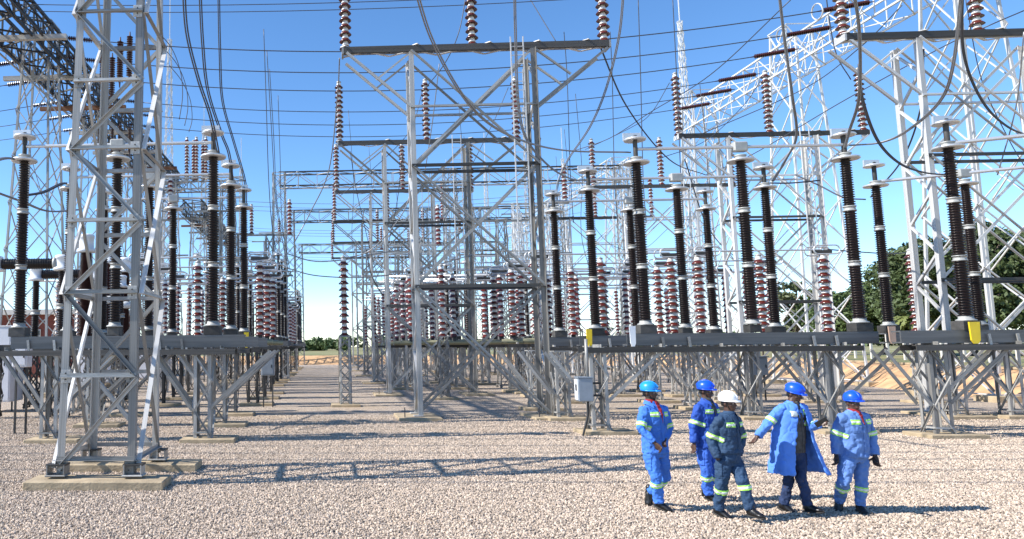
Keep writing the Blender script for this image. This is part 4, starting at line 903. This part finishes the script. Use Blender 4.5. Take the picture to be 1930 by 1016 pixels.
def person(D0, ox, oy, J, label, yaw, hyaw, hpit, jc, pc, hc, style, beard=False, shirt=None, stripes=True, build=1., gloves=False, bands=None):
    """J: joints as (pixel x, pixel y, metres behind the feet plane)"""
    org = G(ox, oy); org.z = 0
    def j(k):
        x, y, dy = J[k]; return P(x, y, org.y+dy)-org
    e = empty('person', org+V((0, 0, .022)), label, 'person')
    fw = V((math.sin(yaw), -math.cos(yaw), 0)); rt = V((-math.cos(yaw), -math.sin(yaw), 0))   # rt = the person's own right
    neck, head = j('neck'), j('head'); sR, sL, hR, hL = j('sR'), j('sL'), j('hR'), j('hL')
    # keep shoulders and hips at human width along the body's own side axis
    sc_, hc_ = (sR+sL)/2+V((0, 0, .022)), (hR+hL)/2
    sR, sL = sc_+rt*.172*build-V((0, 0, .022)), sc_-rt*.172*build-V((0, 0, .022)); hR, hL = hc_+rt*.095, hc_-rt*.095
    def seg(a, b_, L): return a+(b_-a).normalized()*L
    eR, eL, wR, wL = j('eR'), j('eL'), j('wR'), j('wL')
    eR, eL = seg(sR, eR, .285), seg(sL, eL, .285); wR, wL = seg(eR, wR, .25), seg(eL, wL, .25)
    kR, kL, aR, aL, tR, tL = j('kR'), j('kL'), j('aR'), j('aL'), j('tR'), j('tL')
    b = build
    # body
    body = [loft([(hc_-V((0, 0, .10)), rt*.10, fw*.08), (hc_, rt*.135, fw*.10), (hc_.lerp(sc_, .35), rt*.115, fw*.085), (hc_.lerp(sc_, .7), rt*.13, fw*.10), (sc_-V((0, 0, .03)), rt*.14, fw*.085), (sc_+V((0, 0, .02)), rt*.08, fw*.06)], 16),
            limb([sc_+V((0, 0, -.02)), neck, neck.lerp(head, .5)+fw*.0], [.07, .058, .055], rt)]
    for s_, e_, w_ in ((sR, eR, wR), (sL, eL, wL)): body.append(limb([s_, s_.lerp(e_, .5), e_, e_.lerp(w_, .35), w_], [.045, .043, .036, .036, .024], rt))
    for h_, k_, a_ in ((hR, kR, aR), (hL, kL, aL)): body.append(limb([h_, h_.lerp(k_, .5), k_, k_.lerp(a_, .35), a_+V((0, 0, .03))], [.075, .065, .048, .05, .034], rt))
    HR = (M.Rotation(hyaw, 3, 'Z') @ M.Rotation(hpit, 3, 'X'))*.89      # local x = left side of the head, -y = face
    hx = lambda x, y, z: head+HR @ V((x, y, z))
    ex, ey, ez = HR @ V((1, 0, 0)), HR @ V((0, 1, 0)), HR @ V((0, 0, 1))
    body += [loft([(hx(0, -.045, -.115), ex*.025, ey*.02), (hx(0, -.036, -.10), ex*.044, ey*.048), (hx(0, -.018, -.075), ex*.058, ey*.07), (hx(0, -.008, -.04), ex*.067, ey*.083), (hx(0, 0, 0), ex*.073, ey*.09), (hx(0, .004, .04), ex*.076, ey*.094), (hx(0, .006, .075), ex*.07, ey*.085), (hx(0, .006, .10), ex*.05, ey*.06), (hx(0, .006, .115), ex*.02, ey*.025)], 18),
             loft([(hx(0, -.088, .012), ex*.008, ey*.012), (hx(0, -.098, -.012), ex*.011, ey*.014), (hx(0, -.106, -.030), ex*.021, ey*.017), (hx(0, -.094, -.042), ex*.017, ey*.012)], 8),
             limb([hx(-.045, -.075, .022), hx(0, -.088, .024), hx(.045, -.075, .022)], [.009, .011, .009], ez, 8),
             limb([hx(-.026, -.083, -.062), hx(0, -.092, -.058), hx(.026, -.083, -.062)], [.006, .009, .006], ez, 8),
             limb([hx(-.024, -.082, -.072), hx(0, -.09, -.073), hx(.024, -.082, -.072)], [.006, .009, .006], ez, 8),
             limb([hx(-.05, -.058, -.03), hx(-.046, -.062, -.028)], [.016, .014], ez, 8), limb([hx(.05, -.058, -.03), hx(.046, -.062, -.028)], [.016, .014], ez, 8)]
    for s in (-1, 1): body.append(ellip(hx(s*.078, .012, -.012), (.01, .018, .032), HR))
    hands = []
    for w_, e_, k, th in ((wR, eR, 'R', 1), (wL, eL, 'L', -1)):
        if k in style.get('nohand', ''): continue
        d = style.get('hd'+k) or (w_-e_); pn = style.get('pn'+k, (fw*.2+rt*(-1 if k == 'R' else 1)))
        hands += hand_items(w_, d, pn, 1.06 if gloves else 1., style.get('curl', .55), th)
    if gloves: 
        skin_mesh('glove', hands, GLOVE, e, .006, 1)
    body += hands
    skin_mesh('body', body, SKIN, e, .0065, 1)
    for s in (-1, 1):
        geo_part('eye', [ellip(hx(s*.03, -.079, .002), (.013, .008, .007), HR)], EYE, e, smooth=True)
        geo_part('pupil', [ellip(hx(s*.03, -.086, .002), (.005, .004, .005), HR)], BLK, e, smooth=True)
    geo_part('lips', [limb([hx(-.026, -.0875, -.066), hx(0, -.098, -.066), hx(.026, -.0875, -.066)], [.004, .007, .004], ez, 8)], LIP, e, smooth=True)
    geo_part('hair', [loft([(hx(0, .02, -.045), ex*.062, ey*.075), (hx(0, .018, -.01), ex*.078, ey*.082), (hx(0, .012, .04), ex*.079, ey*.091), (hx(0, .008, .09), ex*.06, ey*.07)], 18)], HAIR, e, smooth=True)
    if beard: geo_part('beard', [loft([(hx(0, -.047, -.122), ex*.025, ey*.024), (hx(0, -.038, -.10), ex*.049, ey*.053), (hx(0, -.016, -.078), ex*.062, ey*.074), (hx(0, .0, -.05), ex*.068, ey*.08)], 16)], HAIR, e, smooth=True)
    # helmet
    hp = [(.112, .035), (.118, .055), (.119, .085), (.113, .12), (.095, .152), (.062, .176), (.022, .186)]
    rg = [(hx(0, .004, z-.012), ex*r*.97, ey*r*1.08) for r, z in hp]
    hm = loft(rg, 26); he = geo_part('helmet', [hm], hc, e, smooth=True)
    br = [(hx(0, -.012, .043), ex*.112, ey*.125), (hx(0, -.016, .034), ex*.119, ey*.136), (hx(0, -.016, .030), ex*.119, ey*.136), (hx(0, -.01, .028), ex*.11, ey*.12)]
    geo_part('brim', [loft(br, 26), loft([(hx(0, -.125, .048), ex*.075, ey*.03), (hx(0, -.132, .031), ex*.074, ey*.038), (hx(0, -.132, .025), ex*.074, ey*.038)], 18)], hc, he, smooth=True)
    geo_part('ridge', [tube([hx(0, .004+1.18*.12*math.sin(a)*1.0, .04+.135*math.cos(a)) for a in [(-1.25+2.5*i/14) for i in range(15)]], .011, 6)], hc, he, smooth=True)
    if style.get('strap', True):
        geo_part('chin_strap', [tube(smooth_path([hx(-.078, .0, .03), hx(-.07, -.03, -.06), hx(-.02, -.05, -.118), hx(.02, -.05, -.118), hx(.07, -.03, -.06), hx(.078, .0, .03)], 4), .005, 5)], BLK, he, smooth=True)
    # trousers
    wa = hc_+V((0, 0, .10)); ft = style.get('loose', 1.)
    tr = [loft([(hc_-V((0, 0, .09)), rt*.125*b, fw*.105*b), (hc_-V((0, 0, .02)), rt*.172*b, fw*.125*b), (wa, rt*.165*b, fw*.12*b), (wa+V((0, 0, .04)), rt*.15*b, fw*.11*b)], 20)]
    for h_, k_, a_ in ((hR, kR, aR), (hL, kL, aL)):
        h2 = h_-V((0, 0, .02)); dn = (a_-k_).normalized()
        tr.append(limb([h2, h2.lerp(k_, .35), h2.lerp(k_, .75), k_, k_.lerp(a_, .3), k_.lerp(a_, .7), a_-dn*.03], [.094*b, .09*b, .077*b*ft, .071*b*ft, .068*b*ft, .065*ft, .067*ft], rt, 16, round_=False))
    trs = skin_mesh('coverall_trousers' if style.get('one') else 'trousers', tr, pc, e, .0105, 2, .040, .075)
    # jacket or coverall top
    top = hc_.lerp(sc_, 1.)
    hem = hc_+V((0, 0, .06 if style.get('one') else -.03))
    jk = []
    if style.get('coat'):
        jk.append(loft([(sc_.lerp(hc_, .52), rt*.15, fw*.12), (sc_.lerp(hc_, .35), rt*.19, fw*.135), (sc_-V((0, 0, .07)), rt*.185, fw*.125), (sc_+V((0, 0, .0)), rt*.16, fw*.09), (sc_+V((0, 0, .045)), rt*.085, fw*.07), (neck, rt*.07, fw*.068)], 22))
    else:
        jk.append(loft([(hem, rt*.188*b, fw*.142*b), (hc_.lerp(sc_, .2), rt*.185*b, fw*.14*b), (hc_.lerp(sc_, .45), rt*.178*b, fw*.135*b), (hc_.lerp(sc_, .75), rt*.195*b, fw*.14*b), (sc_-V((0, 0, .05)), rt*.20*b, fw*.125*b), (sc_+V((0, 0, .01)), rt*.165*b, fw*.09*b), (sc_+V((0, 0, .05)), rt*.09, fw*.07), (neck-V((0, 0, .0)), rt*.072, fw*.07)], 22))
    for s_, e_, w_ in ((sR, eR, wR), (sL, eL, wL)):
        dn = (w_-e_).normalized()
        jk.append(limb([s_-V((0, 0, .015)), s_.lerp(e_, .4), e_, e_.lerp(w_, .4), w_-dn*.015], [.062*b, .064*b, .059*b, .054*b, .052*b], rt, 14, round_=False))
        jk.append(ellip(s_-V((0, 0, .012)), (.063*b, .066*b, .058*b)))
    jm = style.get('jname', 'jacket')
    jac = skin_mesh(jm if not style.get('coat') else 'coat_yoke', jk, jc, e, .0105, 2, .036, .07)
    # collar
    cl = []
    for s in (-1, 1):
        a0 = neck-V((0, 0, .015))
        pts = [a0-fw*.07, a0+rt*s*.072-fw*.02, a0+rt*s*.07+fw*.035-V((0, 0, .012)), a0+rt*s*.038+fw*.092-V((0, 0, .055))]
        q = smooth_path(pts, 5); vs = []; fs = []
        for i, p in enumerate(q):
            o = (p-a0); o.z = 0; o = o.normalized() if o.length > 0 else fw
            vs += [p+V((0, 0, .034)), p+o*.024-V((0, 0, .02)), p+o*.014-V((0, 0, .02)), p-o*.006+V((0, 0, .03))]
        for i in range(len(q)-1):
            for k in range(4): fs.append((i*4+k, i*4+(k+1) % 4, i*4+4+(k+1) % 4, i*4+4+k))
        fs += [(0, 1, 2, 3), tuple(len(vs)-4+k for k in (3, 2, 1, 0))]; cl.append((vs, fs))
    geo_part('collar', cl, jc, e, smooth=False)
    # open neck showing the shirt
    if shirt:
        dpt = style.get('vee', .16); wd = style.get('veew', .05)
        tip = sc_-V((0, 0, dpt)); nR = (rt*(dpt+.05)+V((0, 0, -wd-.015))).normalized(); nL = (-rt*(dpt+.05)+V((0, 0, -wd-.015))).normalized()
        patch(jac, 'shirt', [(tip, nR), (tip, nL), (sc_, -fw), (tip, (0, 0, -1)), (neck+V((0, 0, .02)), (0, 0, 1))], .009, shirt, e, near=sc_+fw*.1, rr=.3)
        geo_part('shirt_neck', [loft([(neck-V((0, 0, .05)), rt*.071, fw*.072), (neck+V((0, 0, .018)), rt*.064, fw*.066), (neck+V((0, 0, .03)), rt*.05, fw*.05)], 16)], shirt, e, smooth=True)
    # front placket and pockets
    if not style.get('coat'):
        lo = hem+V((0, 0, .01)); hi = sc_-V((0, 0, .13))
        patch(jac, 'front_placket', [(sc_+rt*.022, rt), (sc_-rt*.022, -rt), (sc_, -fw), (lo, (0, 0, -1)), (hi, (0, 0, 1))], .006, jc, e)
        for s in (-1, 1):
            c = sc_+rt*s*.092-V((0, 0, .165))
            patch(jac, 'chest_pocket', [(c+rt*.05, rt), (c-rt*.05, -rt), (sc_, -fw), (c-V((0, 0, .06)), (0, 0, -1)), (c+V((0, 0, .06)), (0, 0, 1))], .007, jc, e)
        patch(jac, 'hem_band', [(hem+V((0, 0, .035)), (0, 0, 1))], .005, jc, e, near=hc_+V((0, 0, .02)), rr=.26) if not style.get('one') else patch(jac, 'waistband', [(hem+V((0, 0, .055)), (0, 0, 1)), (hem+V((0, 0, .015)), (0, 0, -1))], .004, jc, e, near=hc_+V((0, 0, .1)), rr=.26)
    if not style.get('coat'):
        for s, h_ in ((1, hR), (-1, hL)):
            c = h_.lerp(kR if s == 1 else kL, .45)
            patch(trs, 'thigh_pocket', [(c+V((0, 0, .09)), (0, 0, 1)), (c-V((0, 0, .09)), (0, 0, -1)), (c+fw*.045, fw), (c-fw*.075, -fw), (c+rt*s*.02, -rt*s)], .007, pc, e, near=c, rr=.17)
    def band(src, a, b_, t, w_, nm='hi_vis_band', rr=.15):
        c = V(a).lerp(V(b_), t); d = (V(b_)-V(a)).normalized()
        o = patch(src, nm, [(c+d*w_/2, d), (c-d*w_/2, -d)], .0055, LIME, e, near=c, rr=rr)
        if o: patch(src, 'silver_strip', [(c+d*w_*.22, d), (c-d*w_*.22, -d)], .0085, SILV, o, near=c, rr=rr)
    for s_, e_, w_ in ((sR, eR, wR), (sL, eL, wL)): band(jac, s_, e_, .80, .06)
    if style.get('legbands', True):
        tt = style.get('lb', .22)
        for k_, a_ in ((kR, aR), (kL, aL)): band(trs, k_, a_, tt, .062)
    for s in (-1, 1):
        c = sc_+rt*s*.100-V((0, 0, .085))
        for nm, m_, hh, of in (('chest_tape', LIME, .03, .0085), ('chest_silver', SILV, .011, .0115)):
            patch(jac, nm, [(c+rt*.052, rt), (c-rt*.052, -rt), (sc_, -fw), (c-V((0, 0, hh)), (0, 0, -1)), (c+V((0, 0, hh)), (0, 0, 1))], of, m_, e)
    # boots
    for a_, t_ in ((aR, tR), (aL, tL)):
        dd = (t_-a_).normalized(); t2 = a_+dd*.15
        bo, so_ = foot_items(a_, t2)
        sh = limb([a_+V((0, 0, .09)), a_+V((0, 0, .0))], [.045, .05], rt)
        o = skin_mesh('boot', [bo, sh], BOOT, e, .008, 2); geo_part('sole', [so_], SOLE, o, smooth=True)
    # long open coat
    if style.get('coat'):
        n, kk = 44, 26; vs = []; fs = []
        base = sc_+V((0, 0, .02)); rnd_ = random.Random(3)
        for i in range(kk):
            t = i/(kk-1); z = base.z-t*(base.z-.50)
            c = V(sc_.lerp(hc_, min(1, t*1.8))); c.z = z
            c -= fw*.02*t
            sh_ = max(0, 1-t/.10)
            rx = (.205+.10*t**1.5)*(1-.30*sh_**1.5); ry = (.15+.10*t**1.3)*(1-.42*sh_**1.5)
            op = .17+.16*min(1, t/.3)+.38*max(0, t-.25)
            for q in range(n):
                u = q/(n-1); a = op+u*(2*math.pi-2*op)           # 0 = front, going to the person's right first
                fl = 1+.045*t*math.sin(a*7+1.)+.02*t*math.sin(a*13)
                ext = 1+.42*t*max(0, 1-abs(u-.97)/.2)            # left front panel blown outwards
                r_ = rt*math.sin(a)*rx*fl*ext+fw*math.cos(a)*ry*fl*ext
                if u > .9 or u < .1: r_ *= 1+.03*t
                vs.append(c+r_)
        for i in range(kk-1):
            for q in range(n-1): fs.append((i*n+q, (i+1)*n+q, (i+1)*n+q+1, i*n+q+1))
        me = mesh('long_coat', vs, fs, jc, True); o = bpy.data.objects.new('long_coat', me); C.objects.link(o)
        md = o.modifiers.new('s', 'SOLIDIFY'); md.thickness = .007; md.offset = 0
        ms = o.modifiers.new('ss', 'SUBSURF'); ms.levels = 1
        for sz, st in ((.16, .05), (.07, .022)):
            tx = bpy.data.textures.new('wrinkle', 'CLOUDS'); tx.noise_scale = sz; tx.noise_depth = 2
            mw = o.modifiers.new('w', 'DISPLACE'); mw.texture = tx; mw.strength = st; mw.mid_level = .5
        dg = bpy.context.evaluated_depsgraph_get(); nm = bpy.data.meshes.new_from_object(o.evaluated_get(dg)); bpy.data.objects.remove(o)
        nm.shade_smooth(); lc = link('long_coat', nm, e)
        c = sc_+rt*.13-V((0, 0, .42))
        patch(lc, 'coat_pocket', [(c+rt*.075, rt), (c-rt*.055, -rt), (sc_, -fw), (c-V((0, 0, .09)), (0, 0, -1)), (c+V((0, 0, .09)), (0, 0, 1))], .01, jc, e)
        c = sc_+rt*.115-V((0, 0, .1))
        patch(lc, 'chest_tape', [(c+rt*.04, rt), (c-rt*.03, -rt), (sc_, -fw), (c-V((0, 0, .032)), (0, 0, -1)), (c+V((0, 0, .032)), (0, 0, 1))], .01, SILV, e)
        # shirt front
        sh = [loft([(hc_+V((0, 0, .0)), rt*.165, fw*.128), (hc_.lerp(sc_, .4), rt*.17, fw*.145), (hc_.lerp(sc_, .8), rt*.168, fw*.13), (sc_, rt*.13, fw*.095), (neck, rt*.062, fw*.066)], 20)]
        so2 = skin_mesh('shirt', sh, CHK, e, .0105, 2, .022, .07)
        patch(so2, 'button_strip', [(sc_+rt*.018, rt), (sc_-rt*.018, -rt), (sc_, -fw)], .005, CHK, e)
        for s in (-1, 1):
            c = sc_+rt*s*.075-V((0, 0, .17))
            patch(so2, 'shirt_pocket', [(c+rt*.04, rt), (c-rt*.04, -rt), (sc_, -fw), (c-V((0, 0, .05)), (0, 0, -1)), (c+V((0, 0, .05)), (0, 0, 1))], .007, CHK, e)
    return e, dict(wL=wL, eL=eL, fw=fw, rt=rt, org=org)
gloss = dict(rough=.33, spec=.45, noise=.06, nscale=14)
HB1, HB2, HW = mat('sky_blue_helmet', (.02, .28, .72), **gloss), mat('royal_blue_helmet', (.01, .09, .72), **gloss), mat('white_helmet', (.82, .82, .82), **gloss)
J1 = cloth('bright_blue_cloth', (.055, .20, .68)); J2 = cloth('deep_blue_cloth', (.02, .085, .42)); J2P = cloth('mid_blue_trousers', (.045, .15, .62)); J3 = cloth('navy_cloth', (.022, .06, .13)); J4 = cloth('light_blue_coat', (.10, .27, .80)); J5 = cloth('faded_blue_cloth', (.125, .245, .56))
person(0, 1240, 962, dict(head=(1224, 743, 0), neck=(1225, 759, 0), sR=(1208, 775, -.1), sL=(1256, 773, .1), eR=(1206, 825, -.2), wR=(1242, 846, -.30), eL=(1264, 820, .08), wL=(1246, 848, -.22),
       hR=(1224, 852, -.05), hL=(1246, 852, .05), kR=(1237, 905, -.12), aR=(1243, 953, -.03), tR=(1264, 962, -.12), kL=(1254, 903, .08), aL=(1224, 932, .30), tL=(1219, 950, .27)),
       'worker in bright blue overalls and sky-blue helmet with both hands clasped, leftmost of the five', rad(22), rad(48), rad(2), J1, J1, HB1, dict(vee=.2, veew=.012, curl=.8, pnR=V((.3, .3, .2)), pnL=V((-.4, -.2, .2))), beard=True, shirt=REDC)
person(0, 1335, 945, dict(head=(1330, 740, 0), neck=(1331, 755, 0), sR=(1312, 770, -.1), sL=(1350, 768, .1), eR=(1304, 816, -.08), wR=(1309, 856, -.12), eL=(1358, 816, .1), wL=(1352, 850, .0),
       hR=(1324, 843, -.05), hL=(1342, 843, .05), kR=(1332, 894, -.1), aR=(1337, 938, -.02), tR=(1355, 945, -.1), kL=(1346, 892, .06), aL=(1329, 928, .3), tL=(1327, 944, .28)),
       'worker in deep blue jacket and royal-blue helmet, half hidden behind the one in navy', rad(30), rad(46), rad(4), J2, J2P, HB2, dict(curl=.5), shirt=CHK)
person(0, 1385, 978, dict(head=(1373, 763, 0), neck=(1374, 781, 0), sR=(1348, 794, -.1), sL=(1394, 792, .1), eR=(1338, 836, -.02), wR=(1352, 866, -.10), eL=(1398, 830, .12), wL=(1390, 864, .02),
       hR=(1364, 866, -.05), hL=(1382, 866, .05), kR=(1360, 919, -.04), aR=(1355, 966, .08), tR=(1372, 974, .0), kL=(1400, 912, -.16), aL=(1416, 968, -.2), tL=(1436, 973, -.34)),
       'worker in navy coverall and white helmet, striding with hands in pockets', rad(28), rad(38), rad(2), J3, J3, HW, dict(one=True, jname='coverall_top', lb=.18, curl=.4, nohand='RL'), shirt=J3)
pe, q = person(0, 1500, 968, dict(head=(1497, 746, 0), neck=(1494, 760, 0), sR=(1468, 769, -.05), sL=(1518, 771, .08), eR=(1443, 807, -.03), wR=(1412, 846, -.06), eL=(1528, 815, -.02), wL=(1540, 804, -.2),
       hR=(1484, 855, -.02), hL=(1503, 855, .05), kR=(1487, 908, .03), aR=(1477, 957, .1), tR=(1496, 966, .02), kL=(1511, 906, -.12), aL=(1524, 960, -.16), tL=(1545, 962, -.28)),
       'man in long open light blue coat over grey shirt, royal-blue helmet, holding a phone', rad(16), rad(36), rad(16), J4, JEAN, HB2, dict(coat=True, legbands=False, curl=.5, strap=False, loose=.88, pnL=V((-.7, .2, .5))), beard=True)
ph = q['org']+q['wL']+(q['wL']-q['eL']).normalized()*.085+V((-.02, -.02, .03))
e = empty('mobile_phone', ph, 'black phone in the raised hand of the man in the long coat', 'phone')
me = bevel_mesh('housing', [box((0, 0, 0), (.075, .011, .155))], BLK, .004, 2); rr_ = M.Rotation(rad(55), 4, 'Y') @ M.Rotation(rad(20), 4, 'X')
o = link('housing', me, e, rr_); link('screen', bevel_mesh('screen', [box((0, .007, 0), (.066, .002, .14))], GLS, .0005, 1), e, rr_)
person(0, 1610, 967, dict(head=(1608, 762, 0), neck=(1608, 777, 0), sR=(1584, 788, 0), sL=(1634, 788, 0), eR=(1571, 832, .02), wR=(1577, 870, -.06), eL=(1645, 830, .02), wL=(1650, 866, -.06),
       hR=(1596, 860, 0), hL=(1622, 860, 0), kR=(1590, 914, -.1), aR=(1581, 948, .16), tR=(1578, 966, .1), kL=(1624, 914, -.03), aL=(1621, 960, 0), tL=(1632, 968, -.14)),
       'worker in faded blue jacket and trousers with black gloves, rightmost of the five', rad(14), rad(6), rad(2), J5, J5, HB2, dict(vee=.12, veew=.012, curl=.7, strap=False), shirt=REDC, build=1.04, gloves=True)
